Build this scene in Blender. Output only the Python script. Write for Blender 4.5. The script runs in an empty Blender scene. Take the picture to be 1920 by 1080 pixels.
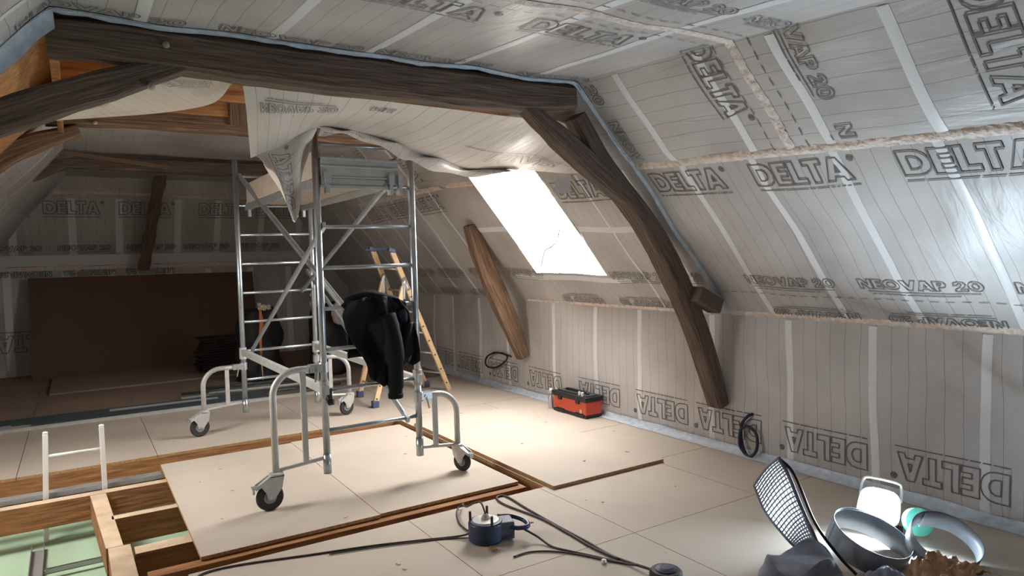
import bpy, math, random
from mathutils import Vector, Matrix, noise
random.seed(7)
scene = bpy.context.scene
COL = scene.collection
V = Vector
PI = math.pi

# ------------------------------------------------------------------ camera
cam_data = bpy.data.cameras.new('camera')
cam = bpy.data.objects.new('camera', cam_data)
COL.objects.link(cam)
cam_data.sensor_width = 36.0
cam_data.lens = 24.225
cam_data.clip_start = 0.02
R = Matrix(((0.84393344, 0.04756767, -0.53433479),
            (-0.53572017, 0.0228661, -0.84408592),
            (-0.02793304, 0.99860626, 0.04478043)))
cam.matrix_world = Matrix.Translation((0, 0, 1.6)) @ R.to_4x4()
scene.camera = cam
# ------------------------------------------------------------------ colour management
scene.view_settings.view_transform = 'Standard'
scene.view_settings.look = 'None'
scene.view_settings.gamma = 1.0
scene.view_settings.use_curve_mapping = False
scene.view_settings.exposure = 0.0
# ------------------------------------------------------------------ daylight
world = bpy.data.worlds.new('sky')
scene.world = world
world.use_nodes = True
bg = world.node_tree.nodes['Background']
bg.inputs[0].default_value = (1.0, 0.975, 0.955, 1)
bg.inputs[1].default_value = 34.0

def portal(name, c, n, sx, sy):
    l = bpy.data.lights.new(name, 'AREA')
    l.shape = 'RECTANGLE'; l.size = sx; l.size_y = sy
    l.cycles.is_portal = True
    o = bpy.data.objects.new(name, l); COL.objects.link(o)
    o.location = c
    o.rotation_euler = V(n).to_track_quat('-Z', 'Y').to_euler()
# skylight portals face into the room (right slope of the second bay, plus the unseen one added on the left slope)
LAMP_STRENGTH = 520.0

# ------------------------------------------------------------------ helpers
def tag(o, label=None, cat=None, group=None, kind=None):
    if label: o['label'] = label
    if cat: o['category'] = cat
    if group: o['group'] = group
    if kind: o['kind'] = kind
    return o

def empty(name, loc, label=None, cat=None, group=None, rz=0):
    o = bpy.data.objects.new(name, None); COL.objects.link(o)
    o.location = loc; o.rotation_euler = (0, 0, rz); o.empty_display_size = .1
    return tag(o, label, cat, group)

class MB:
    def __init__(s): s.v = []; s.f = []; s.m = []; s.uv = []
    def add(s, pts, faces, mat=0, uvs=None):
        b = len(s.v); s.v += [tuple(p) for p in pts]
        for i, f in enumerate(faces):
            s.f.append([b + k for k in f]); s.m.append(mat)
            s.uv.append(uvs[i] if uvs else None)
        return s
    def box(s, a, b, mat=0):
        x0, y0, z0 = a; x1, y1, z1 = b
        p = [(x0,y0,z0),(x1,y0,z0),(x1,y1,z0),(x0,y1,z0),(x0,y0,z1),(x1,y0,z1),(x1,y1,z1),(x0,y1,z1)]
        F = [(0,3,2,1),(4,5,6,7),(0,1,5,4),(1,2,6,5),(2,3,7,6),(3,0,4,7)]
        uvs = []
        dx, dy, dz = abs(x1-x0), abs(y1-y0), abs(z1-z0)
        def uvf(f):
            r = []
            n = (V(p[f[1]])-V(p[f[0]])).cross(V(p[f[2]])-V(p[f[1]]))
            ax = max(range(3), key=lambda i: abs(n[i]))
            rem = [i for i in range(3) if i != ax]
            d = (dx, dy, dz)
            if d[rem[1]] > d[rem[0]]: rem = rem[::-1]
            for k in f: r.append((p[k][rem[0]], p[k][rem[1]] + x0*.37 + ax*.3))
            return r
        return s.add(p, F, mat, [uvf(f) for f in F])
    def obox(s, c, ax, ay, az, hx, hy, hz, mat=0):
        c = V(c); ax = V(ax).normalized()*hx; ay = V(ay).normalized()*hy; az = V(az).normalized()*hz
        p = [c+i*ax+j*ay+k*az for k in (-1,1) for i, j in ((-1,-1),(1,-1),(1,1),(-1,1))]
        return s.add(p, [(0,3,2,1),(4,5,6,7),(0,1,5,4),(1,2,6,5),(2,3,7,6),(3,0,4,7)], mat)
    def bar(s, a, b, w, h, up=(0,0,1), mat=0):
        a = V(a); b = V(b); d = (b-a); L = d.length; d.normalize()
        sd = d.cross(V(up)).normalized(); u = sd.cross(d)
        return s.obox((a+b)/2, d, sd, u, L/2, w/2, h/2, mat)
    def tube(s, pts, r, n=10, mat=0, cap=True):
        pts = [V(p) for p in pts]; N = len(pts); ring = []
        t0 = (pts[1]-pts[0]).normalized()
        u = t0.orthogonal().normalized()
        vs = []
        for i, p in enumerate(pts):
            if i == 0: t = pts[1]-pts[0]
            elif i == N-1: t = pts[-1]-pts[-2]
            else: t = (pts[i+1]-p).normalized() + (p-pts[i-1]).normalized()
            t.normalize(); u = (u - t*u.dot(t))
            if u.length < 1e-5: u = t.orthogonal()
            u.normalize(); w = t.cross(u)
            rr = r[i] if isinstance(r, (list, tuple)) else r
            for k in range(n):
                a = 2*PI*k/n; vs.append(p + (u*math.cos(a)+w*math.sin(a))*rr)
        F = []
        for i in range(N-1):
            for k in range(n):
                k2 = (k+1) % n
                F.append((i*n+k, i*n+k2, (i+1)*n+k2, (i+1)*n+k))
        if cap: F += [tuple(range(n))[::-1], tuple((N-1)*n+k for k in range(n))]
        return s.add(vs, F, mat)
    def lathe(s, prof, c=(0,0,0), axis=(0,0,1), n=24, mat=0):
        ax = V(axis).normalized(); u = ax.orthogonal().normalized(); w = ax.cross(u); c = V(c)
        vs = [c+ax*z+(u*math.cos(2*PI*k/n)+w*math.sin(2*PI*k/n))*r for r, z in prof for k in range(n)]
        F = [(i*n+k, i*n+(k+1) % n, (i+1)*n+(k+1) % n, (i+1)*n+k) for i in range(len(prof)-1) for k in range(n)]
        F += [tuple(range(n))[::-1], tuple((len(prof)-1)*n+k for k in range(n))]
        return s.add(vs, F, mat)
    def grid(s, fn, nu, nv, mat=0, uvfn=None, keep=None):
        vs = [fn(i/nu, j/nv) for j in range(nv+1) for i in range(nu+1)]
        F = []; U = []
        for j in range(nv):
            for i in range(nu):
                if keep and not keep((i+.5)/nu, (j+.5)/nv): continue
                F.append((j*(nu+1)+i, j*(nu+1)+i+1, (j+1)*(nu+1)+i+1, (j+1)*(nu+1)+i))
                if uvfn: U.append([uvfn(a/nu, b/nv) for a, b in ((i,j),(i+1,j),(i+1,j+1),(i,j+1))])
        return s.add(vs, F, mat, U if uvfn else None)
    def build(s, name, mats, parent=None, smooth=False, bevel=0, solid=0, loc=None):
        me = bpy.data.meshes.new(name)
        vs = s.v
        if parent is not None:
            off = PARENT_OFF.get(parent.name, V((0, 0, 0)))
            vs = [tuple(V(v)-off) for v in vs]
        me.from_pydata(vs, [], s.f)
        if not isinstance(mats, (list, tuple)): mats = [mats]
        for m in mats: me.materials.append(m)
        me.polygons.foreach_set('material_index', s.m)
        if any(u for u in s.uv):
            L = me.uv_layers.new(name='UVMap')
            k = 0
            for p, u in zip(me.polygons, s.uv):
                for j in range(p.loop_total):
                    L.data[p.loop_start+j].uv = u[j] if u else (0, 0)
        if smooth: me.polygons.foreach_set('use_smooth', [True]*len(me.polygons))
        me.update()
        o = bpy.data.objects.new(name, me); COL.objects.link(o)
        if parent is not None:
            o.parent = parent; PARENT_OFF[o.name] = off
        if solid:
            md = o.modifiers.new('solid', 'SOLIDIFY'); md.thickness = solid; md.offset = 0
        if bevel:
            md = o.modifiers.new('bevel', 'BEVEL'); md.width = bevel; md.segments = 2; md.limit_method = 'ANGLE'
        if smooth and not solid:
            pass
        return o
PARENT_OFF = {}
def thing(name, loc, label, cat, group=None):
    o = empty(name, loc, label, cat, group)
    PARENT_OFF[o.name] = V(loc)
    return o
def struct(o): o['kind'] = 'structure'; return o

def smooth_path(pts, k=6):
    P = [V(p) for p in pts]; P = [P[0]*2-P[1]] + P + [P[-1]*2-P[-2]]; out = []
    for i in range(1, len(P)-2):
        for j in range(k):
            t = j/k; a, b, c, d = P[i-1:i+3]
            out.append(.5*((2*b)+(c-a)*t+(2*a-5*b+4*c-d)*t*t+(3*b-a-3*c+d)*t**3))
    out.append(P[-2]); return out

def copy_tree(o, parent=None):
    c = o.copy(); COL.objects.link(c); c.parent = parent
    for ch in list(o.children): copy_tree(ch, c)
    return c

# ------------------------------------------------------------------ materials
def srgb(r, g, b):
    f = lambda c: (c/12.92 if c <= .04045 else ((c+.055)/1.055)**2.4)
    return (f(r/255), f(g/255), f(b/255), 1)
def mat(name, col, rough=.6, metal=0, noise_amt=0, nscale=8, bump=0, bscale=40, spec=.5, emit=None, estr=0, coord='Object', stretch=None, col2=None, alpha=None, trans=0, ndetail=4):
    m = bpy.data.materials.new(name); m.use_nodes = True; nt = m.node_tree; N = nt.nodes; L = nt.links
    b = N['Principled BSDF']; b.inputs['Base Color'].default_value = col
    b.inputs['Roughness'].default_value = rough; b.inputs['Metallic'].default_value = metal
    b.inputs['Specular IOR Level'].default_value = spec
    if trans: b.inputs['Transmission Weight'].default_value = trans
    if alpha is not None: b.inputs['Alpha'].default_value = alpha
    if emit: b.inputs['Emission Color'].default_value = emit; b.inputs['Emission Strength'].default_value = estr
    tc = N.new('ShaderNodeTexCoord'); src = tc.outputs[coord]
    if stretch:
        mp = N.new('ShaderNodeMapping'); mp.inputs['Scale'].default_value = stretch
        L.new(src, mp.inputs['Vector']); src = mp.outputs['Vector']
    if noise_amt or col2:
        nz = N.new('ShaderNodeTexNoise'); nz.inputs['Scale'].default_value = nscale; nz.inputs['Detail'].default_value = ndetail
        L.new(src, nz.inputs['Vector'])
        cr = N.new('ShaderNodeValToRGB')
        c2 = col2 or tuple(min(1, c*(1+noise_amt)) for c in col[:3])+(1,)
        c1 = col if col2 else tuple(c*(1-noise_amt) for c in col[:3])+(1,)
        cr.color_ramp.elements[0].position = .3; cr.color_ramp.elements[1].position = .7
        cr.color_ramp.elements[0].color = c1; cr.color_ramp.elements[1].color = c2
        L.new(nz.outputs['Fac'], cr.inputs['Fac']); L.new(cr.outputs['Color'], b.inputs['Base Color'])
    if bump:
        n2 = N.new('ShaderNodeTexNoise'); n2.inputs['Scale'].default_value = bscale; n2.inputs['Detail'].default_value = 5
        L.new(src, n2.inputs['Vector'])
        bp = N.new('ShaderNodeBump'); bp.inputs['Strength'].default_value = bump; bp.inputs['Distance'].default_value = .02
        L.new(n2.outputs['Fac'], bp.inputs['Height']); L.new(bp.outputs['Normal'], b.inputs['Normal'])
    return m

def membrane_mat(name, base, dark, line, rough=.42, period=.105, lw=.03, bump=.35, fine=0.05):
    """vapour membrane: UV.x runs across the printed guide lines, in metres"""
    m = bpy.data.materials.new(name); m.use_nodes = True; nt = m.node_tree; N = nt.nodes; L = nt.links
    b = N['Principled BSDF']; b.inputs['Roughness'].default_value = rough
    tc = N.new('ShaderNodeTexCoord')
    sx = N.new('ShaderNodeSeparateXYZ'); L.new(tc.outputs['UV'], sx.inputs[0])
    def math_(op, a, v=None, v2=None):
        n = N.new('ShaderNodeMath'); n.operation = op
        if hasattr(a, 'links'): L.new(a, n.inputs[0])
        else: n.inputs[0].default_value = a
        if v is not None:
            if hasattr(v, 'links'): L.new(v, n.inputs[1])
            else: n.inputs[1].default_value = v
        return n.outputs[0]
    # slight wobble so the lines wander with the folds
    wn = N.new('ShaderNodeTexNoise'); wn.inputs['Scale'].default_value = 1.6; L.new(tc.outputs['UV'], wn.inputs['Vector'])
    wob = math_('MULTIPLY', math_('SUBTRACT', wn.outputs['Fac'], .5), .05)
    u = math_('ADD', sx.outputs[0], wob)
    fr = math_('FRACT', math_('DIVIDE', u, period))
    ln = math_('LESS_THAN', fr, lw)
    big = N.new('ShaderNodeTexNoise'); big.inputs['Scale'].default_value = 1.3; big.inputs['Detail'].default_value = 5
    L.new(tc.outputs['Object'], big.inputs['Vector'])
    cr = N.new('ShaderNodeValToRGB'); cr.color_ramp.elements[0].position = .32; cr.color_ramp.elements[1].position = .68
    cr.color_ramp.elements[0].color = dark; cr.color_ramp.elements[1].color = base
    L.new(big.outputs['Fac'], cr.inputs['Fac'])
    # fine woven reinforcement threads
    wv = math_('FRACT', math_('DIVIDE', u, .005))
    wf = math_('MULTIPLY', math_('LESS_THAN', wv, .35), fine)
    mx0 = N.new('ShaderNodeMixRGB'); mx0.inputs[2].default_value = line; L.new(wf, mx0.inputs[0]); L.new(cr.outputs['Color'], mx0.inputs[1])
    mx = N.new('ShaderNodeMixRGB'); mx.inputs[2].default_value = line
    L.new(math_('MULTIPLY', ln, .75), mx.inputs[0]); L.new(mx0.outputs[0], mx.inputs[1])
    L.new(mx.outputs[0], b.inputs['Base Color'])
    n2 = N.new('ShaderNodeTexNoise'); n2.inputs['Scale'].default_value = 3.2; n2.inputs['Detail'].default_value = 6; n2.inputs['Distortion'].default_value = .8
    mp = N.new('ShaderNodeMapping'); mp.inputs['Scale'].default_value = (2.2, .6, 1); L.new(tc.outputs['UV'], mp.inputs[0]); L.new(mp.outputs[0], n2.inputs['Vector'])
    bp = N.new('ShaderNodeBump'); bp.inputs['Strength'].default_value = bump; bp.inputs['Distance'].default_value = .05
    L.new(n2.outputs['Fac'], bp.inputs['Height']); L.new(bp.outputs['Normal'], b.inputs['Normal'])
    return m

M_MEM = membrane_mat('vapour_membrane', srgb(202, 198, 195), srgb(172, 167, 163), srgb(108, 100, 96), bump=.2)
M_MEM2 = membrane_mat('vapour_membrane_loose', srgb(226, 218, 210), srgb(208, 199, 190), srgb(120, 108, 98), bump=.15, fine=.02)
M_TAPE = mat('batten_strip_seen_through_membrane', srgb(222, 222, 222), .35, bump=.1, bscale=6)
M_INK = mat('printed_ink', srgb(106, 99, 97), .6)
M_FRINGE = mat('crinkled_sealing_tape', srgb(222, 206, 194), .6, noise_amt=.2, nscale=28, bump=1.0, bscale=26)
M_EDGE = mat('folded_membrane_edge', srgb(190, 200, 210), .4, noise_amt=.15, nscale=20, bump=.4, bscale=30)
M_OLD = mat('old_grey_brown_timber', srgb(128, 108, 94), .85, col2=srgb(78, 62, 52), nscale=2.2, bump=.9, bscale=3, coord='UV', stretch=(1.5, 22, 1), ndetail=8)
M_OLD2 = mat('old_warm_timber', srgb(140, 112, 88), .8, col2=srgb(86, 64, 50), nscale=2.2, bump=.8, bscale=3, coord='UV', stretch=(1.5, 20, 1), ndetail=8)
M_ROOFW = mat('orange_roof_boarding', srgb(190, 142, 92), .8, col2=srgb(140, 92, 52), nscale=2.5, bump=.4, bscale=4, stretch=(1, 14, 14))
M_JOIST = mat('orange_brown_joist', srgb(176, 122, 76), .75, col2=srgb(118, 76, 46), nscale=2.5, bump=.4, bscale=3, coord='UV', stretch=(1.5, 14, 1), ndetail=6)
M_JTOP = mat('dusty_joist_top', srgb(196, 172, 144), .9, noise_amt=.2, nscale=7, bump=.3)
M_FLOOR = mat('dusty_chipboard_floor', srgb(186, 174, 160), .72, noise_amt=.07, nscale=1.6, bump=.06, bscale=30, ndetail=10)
M_FLOOR2 = mat('darker_brown_chipboard', srgb(140, 120, 104), .8, noise_amt=.12, nscale=1.6, bump=.06, bscale=30, ndetail=10)  # darker, browner board colour for the panels beyond the tracks
M_FEDGE = mat('chipboard_edge', srgb(176, 136, 88), .85, noise_amt=.3, nscale=60, bump=.4, bscale=80)
M_GREEN = mat('green_plasterboard', srgb(172, 198, 168), .8, noise_amt=.05, nscale=2)
M_ZINC = mat('galvanised_steel', srgb(176, 184, 190), .33, .85, noise_amt=.12, nscale=12)
M_ZINC2 = mat('matt_galvanised_steel', srgb(190, 190, 186), .5, .35, noise_amt=.1, nscale=14, bump=.1)
M_ALU = mat('aluminium', srgb(200, 202, 204), .35, .8, noise_amt=.06, nscale=10)
M_ALUW = mat('bright_ladder_aluminium', srgb(226, 224, 218), .4, .25, noise_amt=.05, nscale=10)
M_RUB = mat('black_rubber_tyre', srgb(48, 44, 44), .7, noise_amt=.2, nscale=20)
M_PLY = mat('deck_plywood', srgb(170, 158, 144), .8, noise_amt=.12, nscale=6)
M_BLACK = mat('black_cloth', srgb(13, 13, 16), .8, spec=.25, bump=.3, bscale=9)
M_LINING = mat('dark_blue_grey_lining', srgb(70, 80, 96), .4, noise_amt=.4, nscale=14)
M_DKBAG = mat('black_rubble_sack', srgb(24, 23, 25), .6, bump=.6, bscale=7)
M_PAPER = mat('crumpled_pale_plastic', srgb(190, 176, 164), .6, noise_amt=.2, nscale=10)
M_ORANGE = mat('orange_ribbon', srgb(206, 122, 60), .6)
M_LADW = mat('pale_ladder_wood', srgb(222, 190, 148), .6, noise_amt=.08, nscale=9)
M_BLUEP = mat('blue_grey_plastic', srgb(66, 82, 112), .5)
M_HOLE = mat('dark_hole', srgb(36, 26, 20), .9)
M_RED = mat('orange_red_plastic', srgb(214, 84, 54), .5, noise_amt=.03)
M_BPL = mat('black_plastic', srgb(30, 30, 33), .45)
M_NAVY = mat('navy_blue_casing', srgb(34, 48, 76), .4, noise_amt=.2, nscale=12)
M_CABLE = mat('brown_black_cable', srgb(62, 48, 44), .6)
M_BCABLE = mat('blue_black_conduit', srgb(30, 40, 58), .5)
M_WHITE = mat('white_plastic', srgb(226, 222, 216), .5)
M_TRACK = mat('dark_steel_track', srgb(86, 96, 98), .4, .6, noise_amt=.15, nscale=8)
M_TRACKL = mat('light_steel_track', srgb(178, 180, 180), .4, .5)
M_BOARD = mat('brown_board', srgb(98, 76, 56), .8, noise_amt=.08, nscale=1.5)
M_GREY = mat('grey_strapping', srgb(132, 138, 146), .5, noise_amt=.1, nscale=10)
M_TOTE = mat('grey_woven_fabric', srgb(128, 130, 144), .8, noise_amt=.15, nscale=20, bump=.2)
M_MESHW = mat('white_mesh_plastic', srgb(226, 232, 238), .5, alpha=1)
M_BROWNP = mat('crumpled_orange_brown_film', srgb(150, 112, 74), .5, noise_amt=.35, nscale=14, bump=.5, bscale=20)
_b = M_MESHW.node_tree; _p = _b.nodes['Principled BSDF']; _t = _b.nodes.new('ShaderNodeBsdfTranslucent'); _t.inputs[0].default_value = (.85, .88, .92, 1)
_m = _b.nodes.new('ShaderNodeMixShader'); _m.inputs[0].default_value = .7; _b.links.new(_p.outputs[0], _m.inputs[1]); _b.links.new(_t.outputs[0], _m.inputs[2])
_b.links.new(_m.outputs[0], _b.nodes['Material Output'].inputs[0])
M_TEAL = mat('teal_green', srgb(110, 205, 178), .4)
M_LAMP = mat('lamp_diffuser', (1, 1, 1, 1), .3, emit=(.70, .86, 1.0, 1), estr=LAMP_STRENGTH)
M_GLASS = mat('clear_glazing', (1, 1, 1, 1), .02, trans=1.0)
M_SLAT = mat('dark_wood_slats', srgb(46, 38, 34), .8, noise_amt=.3, nscale=10)

# ------------------------------------------------------------------ roof profile
LN = [1.1, 1.5, .75, 2.92, .75, 1.5, 1.1]
WB = [0]
for a in LN: WB.append(WB[-1]+a)
def zc(y): return 2.76+.068*(max(-3.5, min(y, 6.65))-3.7)
def zp(y): return 2.22+.055*(max(-3.5, min(y, 6.65))-3.7)
def prof(y): return [(4.4,0),(4.4,1.1),(3.4,zp(y)),(2.88,zc(y)),(-.04,zc(y)),(-.56,zp(y)),(-1.56,1.1),(-1.56,0)]
NRM = [(-1,0),(-.746,-.666),(-.72,-.69),(0,-1),(.72,-.69),(.746,-.666),(1,0)]
TRUSS_Y = [3.7, 6.65, 9.4, .75, -2.2]
def bulge(y, w):
    """soft sag and creasing of the foil between its supports"""
    seg = max(i for i in range(7) if w >= WB[i]-1e-9 and i < 7)
    t = (w-WB[seg])/LN[seg]; t = max(0, min(1, t))
    e = math.sin(PI*t)
    p = noise.noise(V((y*1.9, w*2.3, 3)))*.022 + noise.noise(V((y*4.5, w*1.8, 9)))*.004
    return (p+.006)*min(1, e*2.2)
def F(w, y, off=0.0):
    w = max(0, min(WB[-1]-1e-6, w))
    seg = max(i for i in range(7) if w >= WB[i]-1e-9)
    t = (w-WB[seg])/LN[seg]; p = prof(y)
    x = p[seg][0]+(p[seg+1][0]-p[seg][0])*t; z = p[seg][1]+(p[seg+1][1]-p[seg][1])*t
    n = NRM[seg]; d = bulge(y, w)+off
    return V((x+n[0]*d, y, z+n[1]*d))

# ------------------------------------------------------------------ lettering (outlined block letters)
def ell(cx, cy, rx, ry, n=18): return [(cx+rx*math.cos(2*PI*i/n), cy+ry*math.sin(2*PI*i/n)) for i in range(n)]
GL = {
 'D': (.95, [[(0,0),(0,1),(.45,1),(.66,.95),(.82,.82),(.9,.65),(.92,.5),(.9,.35),(.82,.18),(.66,.05),(.45,0)], [(.27,.25),(.27,.75),(.45,.75),(.58,.69),(.64,.58),(.65,.5),(.64,.42),(.58,.31),(.45,.25)]]),
 'E': (.68, [[(0,0),(0,1),(.62,1),(.62,.78),(.26,.78),(.26,.61),(.58,.61),(.58,.39),(.26,.39),(.26,.22),(.62,.22),(.62,0)]]),
 'L': (.62, [[(0,0),(0,1),(.26,1),(.26,.23),(.6,.23),(.6,0)]]),
 'T': (.68, [[(.2,0),(.2,.77),(0,.77),(0,1),(.68,1),(.68,.77),(.46,.77),(.46,0)]]),
 'A': (.98, [[(0,0),(.33,1),(.63,1),(.96,0),(.69,0),(.63,.17),(.33,.17),(.27,0)], [(.4,.38),(.56,.38),(.48,.66)]]),
 'N': (.90, [[(0,0),(0,1),(.25,1),(.6,.42),(.6,1),(.82,1),(.82,0),(.58,0),(.22,.6),(.22,0)]]),
 'O': (1.06, [ell(.5,.5,.5,.51), ell(.5,.5,.26,.28,14)]),
 'V': (.94, [[(0,1),(.27,1),(.48,.38),(.7,1),(.96,1),(.62,0),(.34,0)]]),
 'P': (.74, [[(0,0),(0,1),(.45,1),(.63,.93),(.7,.7),(.63,.46),(.45,.37),(.25,.37),(.25,0)], [(.25,.58),(.25,.8),(.4,.8),(.47,.7),(.4,.58)]]),
 '2': (.74, [[(0,0),(0,.15),(.35,.5),(.42,.68),(.33,.78),(.22,.72),(.2,.62),(0,.62),(.05,.88),(.3,1),(.55,.92),(.65,.7),(.55,.48),(.32,.22),(.65,.22),(.65,0)]]),
 '0': (.80, [ell(.38,.5,.38,.51), ell(.38,.5,.16,.29,14)]),
 ' ': (.35, []),
}
def ribbon(mb, fn, pts, sw, closed=True, mat_=2, step=.05):
    """thin printed stroke through 2-D points (metres in the text frame)"""
    n = len(pts)
    for i in range(n if closed else n-1):
        a = V((pts[i][0], pts[i][1])); b = V((pts[(i+1) % n][0], pts[(i+1) % n][1])); d = b-a; L = d.length
        if L < 1e-5: continue
        d.normalize(); nr = V((-d[1], d[0]))*sw/2; a = a-d*sw*.45; b = b+d*sw*.45
        k = max(1, int(L/step)); vs = []
        for j in range(k+1):
            q = a+(b-a)*j/k; vs += [fn(*(q+nr)), fn(*(q-nr))]
        if any(q is None for q in vs): continue
        mb.add(vs, [(2*j, 2*j+1, 2*j+3, 2*j+2) for j in range(k)], mat_)
def dashes(mb, fn, u0, u1, v, hh, rnd, gap=.5, mat_=2):
    """the small print line: tiny marks in word groups"""
    u = u0
    while u < u1:
        w = rnd.uniform(.008, .02)
        ribbon(mb, fn, [(u, v), (min(u+w, u1), v)], hh, False, mat_, step=.1)
        u += w + (.004 if rnd.random() > .18 else .016)
def text(mb, fn, s, width, h, sw, reg=False, small=True, seed=1, vis=None):
    tot = sum(GL[c][0] for c in s); sx = width/tot/1.0; u = 0; rnd = random.Random(seed)
    for i, c in enumerate(s):
        if vis is None or vis(i):
            for pl in GL[c][1]: ribbon(mb, fn, [(u+p[0]*sx, p[1]*h) for p in pl], sw)
        u += GL[c][0]*sx
    if reg:
        cx = width+h*.14; r = h*.1
        ribbon(mb, fn, ell(cx, h*.92, r, r, 10), sw*.8)
        ribbon(mb, fn, [(cx-r*.3, h*.92-r*.5), (cx-r*.3, h*.92+r*.5), (cx+r*.3, h*.92+r*.3), (cx-r*.2, h*.92), (cx+r*.4, h*.92-r*.5)], sw*.6, False)
    if small:
        if reg: dashes(mb, fn, 0.0, width*1.02, -h*.22, h*.045, rnd)
        else:
            ribbon(mb, fn, [(0.04, -h*.28), (width*.95, -h*.28)], h*.07, False)
            dashes(mb, fn, 0.06, width*.8, -h*.55, h*.07, rnd)
def delta(mb, fn, h=.165, w=.62, seed=1, sw=.0085, **k): text(mb, fn, 'DELTA', w, h, sw, True, True, seed, **k)
def neovap(mb, fn, h=.078, w=.70, seed=1, sw=.006, small=True, **k): text(mb, fn, 'NEOVAP 20', w, h, sw, False, small, seed, **k)

# ------------------------------------------------------------------ foil-lined shell
WIN_FILL = dict(y0=4.75, y1=5.75, w0=1.6, w1=2.4)   # unseen skylight added on the left slope for fill light
WIN = dict(y0=4.88, y1=6.02, w0=1.50, w1=2.82)
def lin(a, b, step, extra=()):
    n = max(1, int(round((b-a)/step))); L = [a+(b-a)*i/n for i in range(n+1)]
    for e in extra:
        if a < e < b:
            L = [q for q in L if abs(q-e) > step*.35 or q in (a, b)]+[e]
    return sorted(L)
Y0, Y1 = -3.4, 12.9
ys = lin(Y0, 0, .25, ()) + lin(0, Y1, .05, (3.7, 3.88, 6.65, WIN['y0'], WIN['y1'], WIN_FILL['y0'], WIN_FILL['y1']))[1:]
def membrane(mb, wa, wb, mode):
    ws = lin(wa, wb, .05, (WIN['w0'], WIN['w1'], WB[-1]-WIN_FILL['w0'], WB[-1]-WIN_FILL['w1']))
    idx = {}
    for i, y in enumerate(ys):
        for j, w in enumerate(ws): idx[i, j] = len(mb.v); mb.v.append(tuple(F(w, y)))
    for i in range(len(ys)-1):
        for j in range(len(ws)-1):
            yc = (ys[i]+ys[i+1])/2; wc = (ws[j]+ws[j+1])/2
            if any(W['y0'] < yc < W['y1'] and W['w0'] < wc < W['w1'] for W in (WIN,)): continue
            if WIN_FILL['y0'] < yc < WIN_FILL['y1'] and WIN_FILL['w0'] < WB[-1]-wc < WIN_FILL['w1']: continue
            wood = 3.88 < yc < 6.65 and wc > 3.35
            if wood and wc < 6.27: continue
            f = [idx[i, j], idx[i+1, j], idx[i+1, j+1], idx[i, j+1]]
            mb.f.append(f); mb.m.append(3 if (3.88 < yc < 6.65 and 6.27 < wc < 8.52) else 0)
            if mode == 'y': uv = [(ys[a], ws[b]) for a, b in ((i,j),(i+1,j),(i+1,j+1),(i,j+1))]
            elif mode == 'w': uv = [(ws[b]+.03, ys[a]) for a, b in ((i,j),(i+1,j),(i+1,j+1),(i,j+1))]
            mb.uv.append(uv)
def strip(mb, y, w0, w1, wd=.05, m=1):
    n = max(1, int((w1-w0)/.08)); vs = []
    for k in range(n+1):
        w = w0+(w1-w0)*k/n; yy = y+.01*math.sin(w*3+y*7)
        for q in (-1, -.45, .45, 1): vs.append(F(w, yy+q*wd/2, .0015 if abs(q) == 1 else .0035))
    mb.add(vs, [(4*k+i, 4*k+i+1, 4*k+i+5, 4*k+i+4) for k in range(n) for i in range(3)], m)
def stripy(mb, w, y0, y1, wd=.05, m=1):
    n = max(1, int(abs(y1-y0)/.08)); vs = []
    for k in range(n+1):
        y = y0+(y1-y0)*k/n
        for q in (-1, -.45, .45, 1): vs.append(F(w+q*wd/2, y, .0015 if abs(q) == 1 else .0035))
    mb.add(vs, [(4*k+i, 4*k+i+1, 4*k+i+5, 4*k+i+4) for k in range(n) for i in range(3)], m)
MATS = [M_MEM, M_TAPE, M_INK, M_ROOFW]

# right knee wall --------------------------------------------------
wr = MB(); membrane(wr, 0, 1.1, 'y')
TAPE_KNEE = [1.30, 1.87, 2.53, 3.17, 3.9, 4.76, 5.39, 6.1, 7.05, 7.75, 8.49, 9.07, 9.8, 10.5, 11.2]
for y in TAPE_KNEE: strip(wr, y, .0, 1.08, .055)
for i, y in enumerate([.9, 1.75, 2.58, 3.42, 4.17, 5.05, 5.98, 6.86, 7.7, 8.5]):
    delta(wr, (lambda y: lambda u, v: F(.29-v, y+u, .005))(y), h=.175, w=.63, seed=i)
M_RIGHT = struct(wr.build('wall_right', MATS, smooth=True))
wl = MB(); membrane(wl, 8.52, WB[-1], 'y')
for y in TAPE_KNEE: strip(wl, y, 8.55, 9.6, .055)
struct(wl.build('wall_left', MATS, smooth=True))

# slopes and ceiling ----------------------------------------------
ce = MB()
membrane(ce, 1.1, 2.6, 'y'); membrane(ce, 2.6, 3.35, 'w'); membrane(ce, 3.35, 6.27, 'w'); membrane(ce, 6.27, 7.02, 'w'); membrane(ce, 7.02, 8.52, 'y')
for y in [-2.5, -.3, .2, .62, 1.13, 1.66, 2.2, 2.70, 3.27, 3.86, 7.1, 7.65, 8.2, 8.75, 9.3, 9.85, 10.4]:
    strip(ce, y, 1.12, 2.58, .05)
    if not (3.9 < y < 6.6): strip(ce, y, 7.05, 8.5, .05)
strip(ce, 4.4, 1.12, 2.58, .03)
stripy(ce, 2.02, 3.95, 4.86, .06); stripy(ce, 2.05, 6.04, 6.62, .06); stripy(ce, 1.44, 4.6, 6.5, .06)
for y in [.5, 1.05, 1.62, 2.18, 2.65, 3.3, 7.3, 7.9, 8.5, 9.1]:
    strip(ce, y, 2.62, 3.33, .055); strip(ce, y, 6.3, 7.0, .055)
for w in [3.72, 4.25, 4.80, 5.33, 5.92]: stripy(ce, w, -2, 2.36, .055); stripy(ce, w, 2.44, 3.66, .055)
sd = 11
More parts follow.
